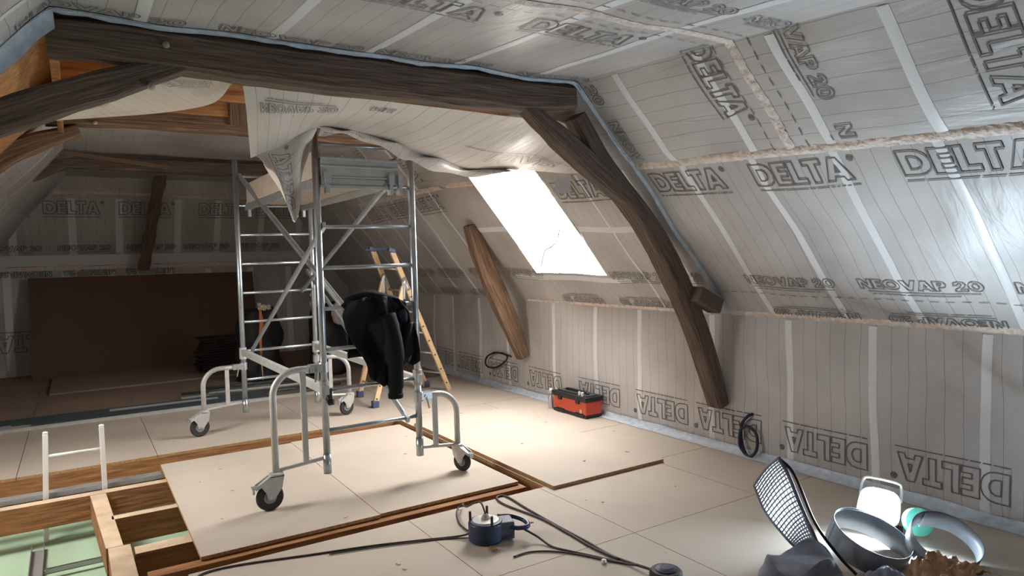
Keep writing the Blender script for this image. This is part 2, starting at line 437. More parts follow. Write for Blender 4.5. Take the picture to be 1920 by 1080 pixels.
for y in [1.03, 1.88, 2.76, 3.61, 4.80, 8.4, 7.6, 9.2]:
    sd += 1; delta(ce, (lambda y: lambda u, v: F(2.36+v, y-u, .005))(y), seed=sd, vis=(None if y != 4.80 else None))
for y in [.75, 1.62, 2.47, 3.33, 4.82, 6.62, 7.5, 8.35, 9.2]:
    sd += 1; neovap(ce, (lambda y: lambda u, v: F(1.46+v, y-u, .005))(y), seed=sd, h=.085)
neovap(ce, lambda u, v: F(1.47+v, 4.19-u, .005), seed=3, h=.085, w=.45, )
# eave fold: the lower row, upside down
for y in [.9, 1.75, 2.6, 4.3, 5.2, 7.2, 8.1]:
    sd += 1; neovap(ce, (lambda y: lambda u, v: F(1.20-v, y+u, .005))(y), seed=sd, h=.07, w=.66)
# upper slope and ceiling lettering reads across the roof
def across(w0, yb): return lambda u, v: (F(w0-u, yb-v, .005) if w0-u > 2.64 else None)
delta(ce, across(3.40, 2.70), seed=31, w=.52)            # turns over the crest onto the upper slope
delta(ce, across(4.40, 2.76), seed=32); delta(ce, across(5.25, 2.76), seed=33); delta(ce, across(6.15, 2.78), seed=34)
for w0 in (3.12+.45, 2.6+.18+.05): pass
for i, w0 in enumerate([3.00, 3.86, 4.78, 5.58, 6.45, 7.30]): neovap(ce, across(w0, 3.635), seed=40+i, w=.72, h=.095)
for i, w0 in enumerate([2.74, 3.62, 4.45, 5.30, 6.15]): neovap(ce, across(w0, 2.10), seed=50+i, w=.72, h=.085)
for i, w0 in enumerate([3.35, 4.2, 5.05]): delta(ce, across(w0, 1.35), seed=60+i)
for y_ in (2.30, 2.52):
    w = 2.62
    while w < 6.2:
        ribbon(ce, lambda u, v: F(u, v, .005), [(w, y_), (w+.045, y_)], .006, False); w += .085
y_ = .6
while y_ < 3.6:
    ribbon(ce, lambda u, v: F(u, v, .005), [(1.36, y_), (1.36, y_+.045)], .005, False); y_ += .085
for y in (7.2, 8.1): delta(ce, (lambda y: lambda u, v: F(3.30-u, y-v, .005))(y), seed=70, w=.55)
# bare roof boarding above the unfinished second bay
bz = 3.12
ce.box((-.3, 3.8, bz), (3.2, 6.75, bz+.04), 3)
ce.box((2.86, 3.88, 2.7), (2.9, 6.65, bz), 3); ce.box((-.06, 3.88, 2.7), (-.02, 6.65, bz), 3)
ce.box((-.06, 3.84, 2.74), (2.9, 3.88, bz), 3); ce.box((-.06, 6.65, 2.93), (2.9, 6.69, bz), 3)
for k in range(5): ce.box((-.05, 4.2+k*.5, 2.98), (2.88, 4.28+k*.5, bz), 3)
struct(ce.build('ceiling', MATS, smooth=True))

# end wall behind the camera
bw = MB(); p = prof(Y0)
bw.add([(x, Y0, z) for x, z in p], [tuple(range(8))])
struct(bw.build('wall_front', M_MEM))

# hipped far end ---------------------------------------------------
def FE(x, w, off=0):
    """w 0..1.62 vertical knee wall, then the hip slope leaning in"""
    b = noise.noise(V((x*2, w*2.2, 20)))*.02+.005
    if w < 1.62: return V((x, 12.8-b-off, w))
    t = (w-1.62)/1.45
    return V((x, 12.8-.85*t-b-off, 1.62+1.33*t))
fe = MB()
nx, nw = 90, 44
fe.grid(lambda a, b: FE(-1.7+6.2*a, 3.3*b), nx, nw, 0, lambda a, b: (-1.7+6.2*a, 3.3*b))
def vstrip(x, w0, w1, wd=.1):
    n = 12; vs = []
    for k in range(n+1):
        w = w0+(w1-w0)*k/n; vs += [FE(x-wd/2, w, .006), FE(x+wd/2, w, .006)]
    fe.add(vs, [(2*k, 2*k+1, 2*k+3, 2*k+2) for k in range(n)], 1)
for x in [-1.4, -.75, .0, .62, 1.45, 2.05, 2.75, 3.4]: vstrip(x-.12, 0, 1.55); vstrip(x, 1.85, 2.75)
vs = []
for k in range(41): vs += [FE(-1.6+6*k/40, 1.66, .006), FE(-1.6+6*k/40, 1.84, .006)]
fe.add(vs, [(2*k, 2*k+1, 2*k+3, 2*k+2) for k in range(40)], 1)
for i, x in enumerate([-1.25, -.35, .62, 1.75, 2.65]): delta(fe, (lambda x: lambda u, v: FE(x+u, 2.50+v, .012))(x), h=.2, w=.72, seed=80+i, sw=.01)
for i, x in enumerate([-1.1, -.2, .72, 1.55, 2.4]): neovap(fe, (lambda x: lambda u, v: FE(x+u, 1.92+v, .012))(x), h=.08, w=.7, seed=90+i, sw=.01)
for i, x in enumerate([-.3, .55, 1.4]): neovap(fe, (lambda x: lambda u, v: FE(x-u, 1.6-v, .012))(x), h=.1, w=.7, seed=95+i, sw=.01)
delta(fe, lambda u, v: FE(-.15-u, .62-v, .012), h=.25, w=.9, seed=99, sw=.01)
struct(fe.build('wall_back', MATS, smooth=True))

# sealing tape trims -----------------------------------------------
def fringe(name, pathfn, n, wd=.05, seed=0):
    mb = MB(); rnd = random.Random(seed); K = 6
    vs = []
    for i in range(n+1):
        c, across_, nrm = pathfn(i/n)
        for k in range(K+1):
            t = k/K-.5; j = noise.noise(V((i*.9, k*1.7, seed)))
            vs.append(c+across_*(t*wd*(1+.35*j))+nrm*(.004+.007*math.cos(t*PI)*(1+1.2*j)))
    mb.add(vs, [(i*(K+1)+k, i*(K+1)+k+1, (i+1)*(K+1)+k+1, (i+1)*(K+1)+k) for i in range(n) for k in range(K)])
    return struct(mb.build(name, M_FRINGE, smooth=True))
def purl(w, y0, y1):
    def f(t):
        y = y0+(y1-y0)*t; return F(w, y), V((-.6, 0, .8)), V((-.74, 0, -.67))
    return f
fringe('trim_1', purl(2.6, .6, 3.68), 150, .06, 1)
fringe('trim_2', purl(2.6, 6.04, 6.64), 40, .06, 2)
fringe('trim_3', purl(2.6, 6.75, 9.3), 100, .06, 3)
def crossf(t):
    w = 2.62+(6.2-2.62)*t
    seg = 2 if w < 3.35 else 3
    n = NRM[seg]; return F(w, 2.41), V((0, 1, 0)), V((n[0], 0, n[1]))
fringe('trim_4', crossf, 170, .055, 4)
fringe('trim_5', purl(1.12, .3, 3.68), 150, .05, 5)
fringe('trim_6', purl(1.10, 3.9, 6.6), 130, .045, 6)
def endp(t): return V((-.4+4.6*t, 12.8-.85*.83-.02, 1.62+1.33*.83+.02*math.sin(t*9))), V((0, .3, .9)), V((0, -1, -.2))
fringe('trim_7', endp, 120, .06, 7)
def ends(t): return V((-1.6+5.9*t, 12.76, 1.62)), V((0, 0, 1)), V((0, -1, 0))
fringe('trim_8', ends, 120, .06, 8)
def purl_up(t):
    y = 3.95+2.65*t; return F(2.6 if t > .5 else 2.62, y), V((-.6, 0, .8)), V((-.74, 0, -.67))

# foil edge folded down against the first truss
eg = MB(); n = 150; vs = []
for i in range(n+1):
    w = 1.15+(8.4-1.15)*i/n
    a = F(w, 3.668, .004); b = F(w, 3.690, .004); c = F(w, 3.692, (.075 if 6.3 < w < 7.0 else .022)+.008*noise.noise(V((i*.5, 0, 0))))
    vs += [a, b, c]
eg.add(vs, [(3*i+k, 3*i+k+1, 3*i+k+4, 3*i+k+3) for i in range(n) for k in range(2)])
struct(eg.build('trim_9', M_EDGE, smooth=True))
# floor lap of the foil along the knee wall
lp = MB(); vs = []
for i in range(161):
    y = .3+12.3*i/160; j = noise.noise(V((y*3, 0, 5)))*.012
    vs += [V((4.385, y, .05+j)), V((4.375, y, .012)), V((4.31+j, y, .006)), V((4.30+j, y, .003))]
lp.add(vs, [(4*i+k, 4*i+k+1, 4*i+k+5, 4*i+k+4) for i in range(160) for k in range(3)])
struct(lp.build('baseboard_right', M_EDGE, smooth=True))

# skylights --------------------------------------------------------
def skylight(W, idx, left=False):
    y0, y1, w0, w1 = W['y0'], W['y1'], W['w0'], W['w1']
    nO = V((.746, 0, .666)); D = .34
    rv = MB()
    def edge(pa, pb, k=14):
        vs = []
        for i in range(k+1):
            q = pa+(pb-pa)*i/k
            for s in range(5):
                j = noise.noise(V((q.x*9+s, q.y*9, q.z*9+s)))*.012*(s > 0)
                vs.append(q+nO*(D*s/4)+V((j, j, -j)))
        rv.add(vs, [(5*i+s, 5*i+s+1, 5*i+s+6, 5*i+s+5) for i in range(k) for s in range(4)], 0, [[(i*.08, s*.05), (i*.08, s*.05+.05), (i*.08+.08, s*.05+.05), (i*.08+.08, s*.05)] for i in range(k) for s in range(4)])
    def G(w, y):
        seg = 1; t = (w-1.1)/1.5
        p = prof(y)
        if w > 2.6: seg = 2; t = (w-2.6)/.75
        x = p[seg][0]+(p[seg+1][0]-p[seg][0])*t
        return V((2.84-x if left else x, y, p[seg][1]+(p[seg+1][1]-p[seg][1])*t))
    if left: nO = V((-.746, 0, .666))
    a, b, c, d = G(w0, y0), G(w0, y1), G(w1, y1), G(w1, y0)
    edge(a, b); edge(b, c); edge(c, d); edge(d, a)
    win = rv.build('window_%d' % idx, [M_MEM2], smooth=True); struct(win)
    up = (d-a).normalized()
    fr = MB()
    oa, ob, oc, od = [q+nO*D for q in (a, b, c, d)]
    for p_, q_ in ((oa, ob), (ob, oc), (oc, od), (od, oa)): fr.bar(p_, q_, .06, .05, nO)
    f = fr.build('window_frame', M_WHITE, win)
    gl = MB(); gl.add([oa, ob, oc, od], [(0, 1, 2, 3)])
    cen = (a+b+c+d)/4
    portal('window_portal', cen+nO*(D+.03), -nO, y1-y0, (d-a).length)
    return win
w1_ = skylight(WIN, 1)
w2_ = skylight(WIN_FILL, 2, True)  # added opening, out of view, brightens the left floor and platform
# torn foil strip fluttering in the opening
tf = MB()
tf.tube([(3.405, 5.107, 2.29), (3.572, 5.085, 2.102), (3.77, 5.09, 1.881), (3.80, 4.89, 1.86)], .004, 6)
tf.tube(smooth_path([(3.803, 5.158, 1.844), (3.886, 5.31, 1.75), (3.937, 5.47, 1.693), (3.972, 5.638, 1.655), (4.043, 5.78, 1.575), (4.117, 5.93, 1.492)], 4), .006, 6)
o = tf.build('torn_foil_edge', M_INK, w1_, smooth=True)  # backlit grey of the foil edge is put into its colour

# ------------------------------------------------------------------ floor
T = .022
fl_ = MB(); g = .0022
def sheet(x0, y0, x1, y1, top=0, mb=fl_):
    b = len(mb.f); mb.box((x0+g, y0+g, -T), (x1-g, y1-g, 0)); mb.m[b+1] = top
    for k in (2, 3, 4, 5): mb.m[b+k] = 1
HX, HY0, HY1 = 2.68, 3.89, 6.53
xs = [-1.7, -.46, .52, 1.92, 3.0, 4.45]
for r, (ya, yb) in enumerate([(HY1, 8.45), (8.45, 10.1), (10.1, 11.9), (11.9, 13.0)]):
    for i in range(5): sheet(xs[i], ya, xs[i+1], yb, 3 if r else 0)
for ya, yb in [(HY0, 4.9), (4.9, HY1)]:
    sheet(HX, ya, 3.72, yb); sheet(3.72, ya, 4.45, yb)
for ya, yb, off in [(2.93, HY0, 0), (.9, 2.93, 0), (-1.2, .9, 0), (-3.45, -1.2, 0)]:
    X = [.42, 1.66, 2.64, 3.70, 4.45]
    for i in range(4): sheet(X[i], ya, X[i+1], yb)
sheet(-1.7, -3.45, .42, 2.2)
sub = len(fl_.f)
fl_.box((.42, -3.45, -.05), (4.45, HY0-.01, -.03), 2)
fl_.box((-1.7, HY1+.06, -.05), (4.45, 13, -.03), 2); fl_.box((HX+.06, HY0-.02, -.05), (4.45, HY1+.08, -.03), 2)
fl_.box((-1.7, -3.45, -.05), (.42, 2.15, -.03), 2)
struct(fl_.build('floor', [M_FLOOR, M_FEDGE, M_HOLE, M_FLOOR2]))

def beam_thing(name, a, b, label, group=None, mat_=M_JOIST, top=None, cat='joist'):
    mb = MB(); mb.box(a, b, 0)
    if top: mb.m[1] = 1
    o = mb.build(name, [mat_, top or mat_], bevel=.002)
    return tag(o, label, cat, group)
zt = -T-.001; zb = -.2
beam_thing('floor_joist', (-1.55, 5.76, zb), (2.62, 5.85, zt), 'long dark brown floor joist just in front of the ladder, under the raised platform', None, M_JOIST, M_JTOP)
beam_thing('floor_joist', (-1.55, HY1+.002, zb), (HX+.06, HY1+.07, zt), 'brown joist face under the far lip of the floor opening, behind the ladder', None, M_JOIST, M_JTOP)
beam_thing('floor_joist', (.42, HY0-.07, zb), (HX+.06, HY0-.012, zt), 'floor joist carrying the near lip of the opening', None, M_JOIST, M_JTOP)
beam_thing('floor_joist', (HX+.002, HY0, zb), (HX+.06, HY1, zt), 'floor joist under the right edge of the opening beside the loose floor panel', None, M_JOIST, M_JTOP)
beam_thing('floor_joist', (.125, 5.11, zb), (2.62, 5.185, zt), 'orange brown joist crossing under the platform, farther of the two short bays', None, M_JOIST, M_JTOP)
beam_thing('floor_joist', (.215, 4.41, zb), (2.62, 4.53, zt), 'orange brown joist crossing under the platform, nearer of the two short bays', None, M_JOIST, M_JTOP)
beam_thing('floor_joist', (.25, 4.02, zb), (2.62, 4.11, zt), 'orange joist along the front edge of the raised platform', None, M_JOIST, M_JOIST)
def obeam(name, pts, label):
    """header beam: plan polygon extruded"""
    mb = MB(); n = len(pts)
    mb.add([(x, y, zb) for x, y in pts]+[(x, y, zt) for x, y in pts], [tuple(range(n))[::-1]]+[tuple(range(n, 2*n))]+[(i, (i+1) % n, n+(i+1) % n, n+i) for i in range(n)], 0,
           [[(p[1], p[0]) for p in pts]]*2+[[(pts[i][1], -.2), (pts[(i+1) % n][1], -.2), (pts[(i+1) % n][1], 0), (pts[i][1], 0)] for i in range(n)])
    mb.m[1] = 1
    return tag(mb.build(name, [M_JOIST, M_JTOP], bevel=.003), label, 'beam')
obeam('trimmer_beam', [(.015, 5.755), (.115, 5.755), (.165, 4.60), (.075, 4.60)], 'pale topped trimmer beam at the left of the platform, farther piece with a lapped end')
obeam('trimmer_beam', [(.085, 4.597), (.20, 4.597), (.24, 2.25), (.10, 2.25)], 'trimmer beam at the bottom left, nearer piece with a smoke stained top')

# green boards and steel grid below the joists
gb = MB(); gb.box((-1.6, 2.2, -.36), (2.75, 6.62, -.34)); 
tag(gb.build('plasterboard_ceiling', M_GREEN), 'pale green plasterboard seen below the floor joists through the opening', 'plasterboard')
def rail(a, b, w, h, label, m=M_TRACKL):
    mb = MB(); a = V(a); b = V(b); d = (b-a).normalized(); s_ = d.cross(V((0, 0, 1)))
    mb.bar(a-V((0,0,h/2-.002)), b-V((0,0,h/2-.002)), w, .004)
    mb.bar(a+s_*(w/2-.002), b+s_*(w/2-.002), .004, h); mb.bar(a-s_*(w/2-.002), b-s_*(w/2-.002), .004, h)
    return tag(mb.build('steel_rail', m), label, 'rail')
rail((-.275, 2.3, -.315), (-.305, 5.74, -.315), .075, .05, 'steel ceiling rail lying on the green board below, running away from the viewer')
rail((-.25, 5.18, -.29), (.1, 5.18, -.29), .03, .03, 'short steel cross rail on the green board below the trimmer beam')
rail((-1.55, 5.995, -.028), (.5, 5.995, -.028), .09, .04, 'grey steel channel beside the long joist at the foot of the ladder', M_ZINC2)

# closing boards around the joist bay
cb = MB()
cb.box((-1.66, 2.1, -.42), (-1.62, 6.66, 0)); cb.box((-1.66, 6.61, -.42), (2.8, 6.65, -.03)); cb.box((2.75, 2.1, -.42), (2.8, 6.65, -.06)); cb.box((-1.66, 2.1, -.42), (2.8, 2.14, -.06)); cb.box((-1.66, 2.1, -.42), (2.8, 6.65, -.40))
struct(cb.build('trim_10', M_JOIST))

# raised platform of two panels
def panel(name, x0, y0, x1, y1, z0, label, cat, th=T):
    mb = MB(); mb.box((x0, y0, z0), (x1, y1, z0+th)); mb.m[:] = [0, 0, 1, 1, 1, 1]
    return tag(mb.build(name, [M_FLOOR, M_FEDGE], bevel=.002), label, cat)
panel('floor_panel', .51, 4.075, 1.553, 6.20, -T+.003, 'pale loose floor panel under the front left scaffold wheel', 'floor panel')
panel('floor_panel', 1.557, 4.09, 2.60, 6.23, -T+.003, 'pale loose floor panel under the front right scaffold wheel', 'floor panel')
o = panel('floor_panel', 2.70, 3.80, 3.735, 6.1, .001, 'loose floor panel lying on the floor in front of the toolbox, edge casting a shadow', 'floor panel', .024)

# ------------------------------------------------------------------ trusses
def timber(mb, pts, hw, dp, mat_=0, seed=0, y=0, rough=.008):
    """squared old log: pts are (x,z) centreline points in the truss plane, hw list of heights, dp its depth in y"""
    P = smooth_path([(a, 0, b) for a, b in pts], 7); n = len(P)
    H = hw if isinstance(hw, (list, tuple)) else [hw]*len(pts)
    vs = []; L = 0; us = []
    for i, q in enumerate(P):
        if i: L += (q-P[i-1]).length
        us.append(L)
        t = (P[min(i+1, n-1)]-P[max(i-1, 0)]).normalized(); nr = V((-t.z, 0, t.x))
        f = i/(n-1)*(len(H)-1); k = min(int(f), len(H)-2) if len(H) > 1 else 0
        h = H[k]+(H[k+1]-H[k])*(f-k) if len(H) > 1 else H[0]
        c = h*.13
        prof_ = [(-h/2, c), (-h/2+c, 0), (h/2-c, 0), (h/2, c), (h/2, dp-c), (h/2-c, dp), (-h/2+c, dp), (-h/2, dp-c)]
        for j, (a, b) in enumerate(prof_):
            r = noise.noise(V((L*2.6, j*1.3, seed)))*rough*1.6+noise.noise(V((L*9, j*2.3, seed+4)))*rough*.6
            vs.append(q+nr*(a+r*(1 if a > 0 else -1))+V((0, y+b+r*.4, 0)))
    F_ = []; U = []; cw = [0, .03, .2, .23, .36, .39, .56, .59, .72]
    for i in range(n-1):
        for j in range(8):
            j2 = (j+1) % 8
            F_.append((i*8+j, (i+1)*8+j, (i+1)*8+j2, i*8+j2))
            U.append([(us[i], cw[j]+seed), (us[i+1], cw[j]+seed), (us[i+1], cw[j+1]+seed), (us[i], cw[j+1]+seed)])
    F_ += [tuple(range(8)), tuple((n-1)*8+j for j in range(8))[::-1]]
    U += [[(0, k*.1) for k in range(8)]]*2
    mb.add(vs, F_, mat_, U)
    return mb
def mir(pts): return [(2.84-a, b) for a, b in pts]
def peg(x, z, y, par):
    mb = MB(); mb.lathe([(.0, -.012), (.014, -.010), (.016, 0), (.016, .03)], (x, y, z), (0, 1, 0), 10); mb.build('peg', M_PLY, par, smooth=True)

t1 = thing('roof_truss', (1.42, 3.7, 0), 'nearest old timber truss, dark grey brown, its collar beam crossing the top of the view', 'roof truss')
Y = 3.7
b_ = MB(); timber(b_, [(-.06, 2.645), (.3, 2.655), (1.0, 2.64), (1.8, 2.642), (2.5, 2.64), (2.9, 2.665)], [.16, .19, .21, .21, .20, .155], .16, 0, 1, Y); b_.build('collar_beam', M_OLD, t1)
b_ = MB(); timber(b_, [(2.50, 2.58), (2.78, 2.40), (3.05, 2.22), (3.36, 2.00)], [.06, .15, .16, .10], .12, 0, 2, Y+.01); b_.build('brace', M_OLD, t1)
b_ = MB(); timber(b_, mir([(2.30, 2.60), (2.66, 2.46), (3.0, 2.31), (3.5, 2.06)]), [.05, .14, .15, .12], .12, 0, 3, Y+.01); b_.build('brace', M_OLD, t1)
RAF = [(2.95, 2.55), (3.14, 2.28), (3.35, 2.06), (3.60, 1.80), (3.82, 1.50), (4.05, 1.10), (4.22, .72), (4.35, .36)]
b_ = MB(); timber(b_, RAF, [.10, .12, .13, .16, .18, .17, .16, .11], .15, 0, 4, Y+.02); b_.build('rafter', M_OLD, t1)
b_ = MB(); timber(b_, mir(RAF[2:]), [.13, .16, .18, .17, .16, .11], .15, 0, 5, Y+.02); b_.build('rafter', M_OLD, t1)
b_ = MB(); b_.bar((3.98, Y-.01, 1.285), (4.22, Y-.01, 1.17), .13, .12); b_.build('purlin_block', M_OLD, t1, bevel=.01)
peg(.42, 2.66, Y-.006, t1); peg(.35, 2.46, Y+.0, t1)

def rear_truss(Y, label, matb, beam, left, right=None):
    t = thing('roof_truss', (1.42, Y, 0), label, 'roof truss'); sd_ = Y
    b_ = MB(); timber(b_, beam, [.10, .15, .17, .17, .15], .15, 0, sd_, Y); b_.build('collar_beam', matb, t)
    b_ = MB(); timber(b_, left, [.09, .15, .17, .17, .17, .17, .13], .15, 0, sd_+1, Y-.01); b_.build('rafter', matb, t)
    if right:
        b_ = MB(); timber(b_, right, [.12, .19, .22, .20, .12], .15, 0, sd_+2, Y-.06); b_.build('rafter', matb, t)
    return t
t2 = rear_truss(6.65, 'second old timber truss, warm red brown, behind the hanging foil and scaffold', M_OLD2,
    [(-.15, 2.81), (.4, 2.86), (1.4, 2.87), (2.3, 2.86), (2.9, 2.85)],
    [(.08, 2.74), (-.20, 2.62), (-.48, 2.46), (-.78, 2.12), (-1.05, 1.6), (-1.3, 1.0), (-1.5, .4)],
    [(3.70, 1.97), (3.82, 1.62), (4.02, 1.20), (4.18, .84), (4.34, .44)])
b_ = MB(); timber(b_, [(1.33, 2.86), (1.33, 3.14)], .20, .1, 0, 30, 6.62); b_.build('king_post', M_OLD2, t2)
peg(.20, 2.80, 6.645, t2)
t3 = rear_truss(9.4, 'third old timber truss, in shadow, farthest from the viewer', M_OLD,
    [(-.15, 2.81), (.4, 2.84), (1.4, 2.83), (2.3, 2.84), (2.9, 2.85)],
    [(-.05, 2.80), (-.30, 2.70), (-.62, 2.56), (-.9, 2.12), (-1.1, 1.6), (-1.3, 1.0), (-1.5, .4)])
hp = MB(); 
hr = thing('hip_rafter', (1.1, 12.6, 0), 'dark rough post leaning against the far hipped wall above the brown board', 'post')
hp = MB(); hp_n = 14; vs = []
for i in range(hp_n+1):
    t = i/hp_n; c = V((.93+.24*t, 12.52-.95*t, 1.55+1.5*t)); a = .16+.02*math.sin(i*1.7)
    for sx_, sy_ in ((-1, -1), (1, -1), (1, 1), (-1, 1)): vs.append(c+V((sx_*(a/2+noise.noise(V((i, sx_, sy_)))*.015), sy_*.07, 0)))
hp.add(vs, [(4*i+k, 4*i+(k+1) % 4, 4*i+4+(k+1) % 4, 4*i+4+k) for i in range(hp_n) for k in range(4)]+[(3, 2, 1, 0), tuple(4*hp_n+k for k in range(4))],
       0, [[(i*.11, k*.2), (i*.11, k*.2+.2), (i*.11+.11, k*.2+.2), (i*.11+.11, k*.2)] for i in range(hp_n) for k in range(4)]+[[(0, 0)]*4]*2)
hp.build('shaft', M_OLD, hr)
bt = MB(); bt.bar((-.12, 9.33, 2.93), (1.02, 9.33, 2.80), .03, .05); tag(bt.build('wooden_batten', M_OLD2), 'thin pale batten lying along the third collar beam at the left', 'batten')

# ------------------------------------------------------------------ hanging foil in the second bay
def interp(poly, t):
    f = t*(len(poly)-1); k = min(int(f), len(poly)-2); return poly[k]+(poly[k+1]-poly[k])*(f-k)
def sheetsurf(top, bot, bow, mb, nu=90, nv=30, uo=0, seed=0, up=None, amp=.02):
    top = smooth_path(top, 8); bot = smooth_path(bot, 8)
    def fn(a, b):
        p = interp(top, a); q = interp(bot, a); c = p+(q-p)*b
        c = c+V(bow)*math.sin(PI*b)
        n_ = noise.noise(V((a*9+seed, b*2, seed)))*amp*math.sin(PI*min(1, b*1.1+.05))
        return c+V((0, -n_, -n_*.6))
    Lu = sum((top[i+1]-top[i]).length for i in range(len(top)-1))
    mb.grid(fn, nu, nv, 0, lambda a, b: (uo+a*Lu*1.02, b*.8))
    return fn, Lu
hf = thing('hanging_foil', (1.6, 4.4, 2.5), 'loose pale vapour foil hanging below the nearest truss and draped over the scaffold top', 'foil sheet')
mA = MB()
fnA, LA = sheetsurf([(-.55, 5.97, 2.60), (-.18, 5.25, 2.61), (.0, 4.75, 2.61), (.13, 4.33, 2.61), (.33, 3.92, 2.605), (.56, 3.90, 2.60), (.78, 3.89, 2.60)],
                    [(-.55, 6.1, 2.60), (-.08, 5.70, 2.62), (.231, 5.42, 2.62), (.527, 5.14, 2.62), (.74, 4.82, 2.62), (.80, 4.55, 2.62), (.80, 4.10, 2.63)], (0, 0, -.015), mA, 60, 24, 0, 1)
def onA(fn, LU, a0, flipu, b0, sv, off=.006):
    def g_(u, v):
        a = a0+(u*flipu)/LU; b = b0+v*sv
        a = max(0, min(1, a)); b = max(0, min(1, b))
        p = fn(a, b); e = 1e-3
        du = fn(min(1, a+e), b)-fn(max(0, a-e), b); dv = fn(a, min(1, b+e))-fn(a, max(0, b-e)); n_ = du.cross(dv).normalized()
        if n_.dot(V((0, 0, 1.6))-p) < 0 and (n_.dot(V((0,0,1.6))-p)) < 0: n_ = -n_
        if (V((0, 0, 1.6))-p).dot(n_) < 0: n_ = -n_
        return p+n_*off
    return g_
neovap(mA, onA(fnA, LA, .88, -1, .34, -1.1), w=.60, h=.12, seed=5, sw=.005)
neovap(mA, onA(fnA, LA, .44, -1, .42, -1.0), w=.5, h=.12, seed=6, sw=.005)
for k in range(12): ribbon(mA, onA(fnA, LA, 0, 1, 0, 1), [(.25+k*.085, .78), (.30+k*.085, .78)], .006, False)
mA.build('left_fold', [M_MEM2, M_TAPE, M_INK], hf, smooth=True)
mB = MB()
fnB, LB = sheetsurf([(.80, 3.89, 2.58), (1.2, 3.89, 2.55), (1.8, 3.89, 2.545), (2.5, 3.89, 2.53), (2.95, 3.92, 2.53), (3.30, 3.95, 2.30)],
                    [(.955, 4.5, 2.26), (1.15, 4.5, 2.34), (1.372, 4.5, 2.475), (1.70, 4.55, 2.44), (2.05, 4.6, 2.34), (2.62, 4.86, 2.30), (3.20, 4.88, 2.33), (3.46, 4.35, 2.235)], (0, -.02, -.025), mB, 110, 34, .02, 2, amp=.03)
neovap(mB, onA(fnB, LB, .045, 1, .20, .9), w=.56, h=.12, seed=7, sw=.005)
neovap(mB, onA(fnB, LB, .33, 1, .12, .9), w=.56, h=.10, seed=8, sw=.005, vis=lambda i: i < 2, small=False)
delta(mB, onA(fnB, LB, .62, 1, .58, .75), w=.62, h=.22, seed=9, sw=.006, vis=lambda i: i > 1)
delta(mB, onA(fnB, LB, .86, 1, .62, .75), w=.5, h=.22, seed=10, sw=.006, vis=lambda i: i < 1)
mB.build('main_drape', [M_MEM2, M_TAPE, M_INK], hf, smooth=True)
# rolled lower hem that lies on the scaffold posts
mH = MB()
hem_t = smooth_path([(1.372, 4.50, 2.485), (1.62, 4.50, 2.47), (1.95, 4.52, 2.43), (2.30, 4.65, 2.36), (2.75, 4.88, 2.32), (3.2, 4.9, 2.34)], 8)
hem_b = smooth_path([(1.375, 4.47, 2.43), (1.62, 4.47, 2.43), (1.90, 4.47, 2.33), (2.12, 4.52, 2.27), (2.6, 4.82, 2.25), (3.1, 4.9, 2.30)], 8)
def fnH(a, b):
    p = interp(hem_t, a); q = interp(hem_b, a); c = p+(q-p)*b
    return c+V((0, -.07*math.sin(PI*b)*(1+.3*math.sin(a*22)), .012*math.sin(a*30+b*4)))
mH.grid(fnH, 70, 10, 0, lambda a, b: (a*2.0, b*.2))
delta(mH, onA(fnH, 1.95, .02, 1, .85, 4.5, .006), w=.42, h=.12, seed=12, sw=.005, vis=lambda i: i < 2, )
mH.build('hem', [M_MEM2, M_TAPE, M_INK], hf, smooth=True)
# pointed flap hanging at the left of the scaffold
mF = MB()
ft = smooth_path([(.97, 4.47, 2.30), (1.08, 4.46, 2.33), (1.22, 4.46, 2.40), (1.372, 4.46, 2.485)], 8)
fb = smooth_path([(1.02, 4.46, 2.22), (1.10, 4.42, 2.08), (1.165, 4.42, 1.90), (1.21, 4.44, 1.865), (1.225, 4.45, 1.95), (1.25, 4.45, 2.12), (1.30, 4.46, 2.30)], 8)
def fnF(a, b):
    p = interp(ft, a); q = interp(fb, a); c = p+(q-p)*b
    return c+V((0, .03*math.sin(a*16)*b+.02*math.sin(b*6+a*5), 0))
mF.grid(fnF, 40, 26, 0, lambda a, b: (b*.55, a*.4))
delta(mF, lambda u, v: fnF(max(0, min(1, .30+v*1.8)), max(0, min(1, .85-u*1.5)))+V((0, -.006, 0)), w=.5, h=.14, seed=13, sw=.005)
mF.build('pointed_flap', [M_MEM2, M_TAPE, M_INK], hf, smooth=True)
# small tab under the roof edge
tb = MB(); tb.grid(lambda a, b: V((3.28+.13*a-.02*b*(.5-a)*2, 4.47+.02*b, 2.24-.14*b*(1-.15*abs(a-.5)))), 6, 6)
tb.build('tape_tab', M_TAPE, hf, smooth=True)

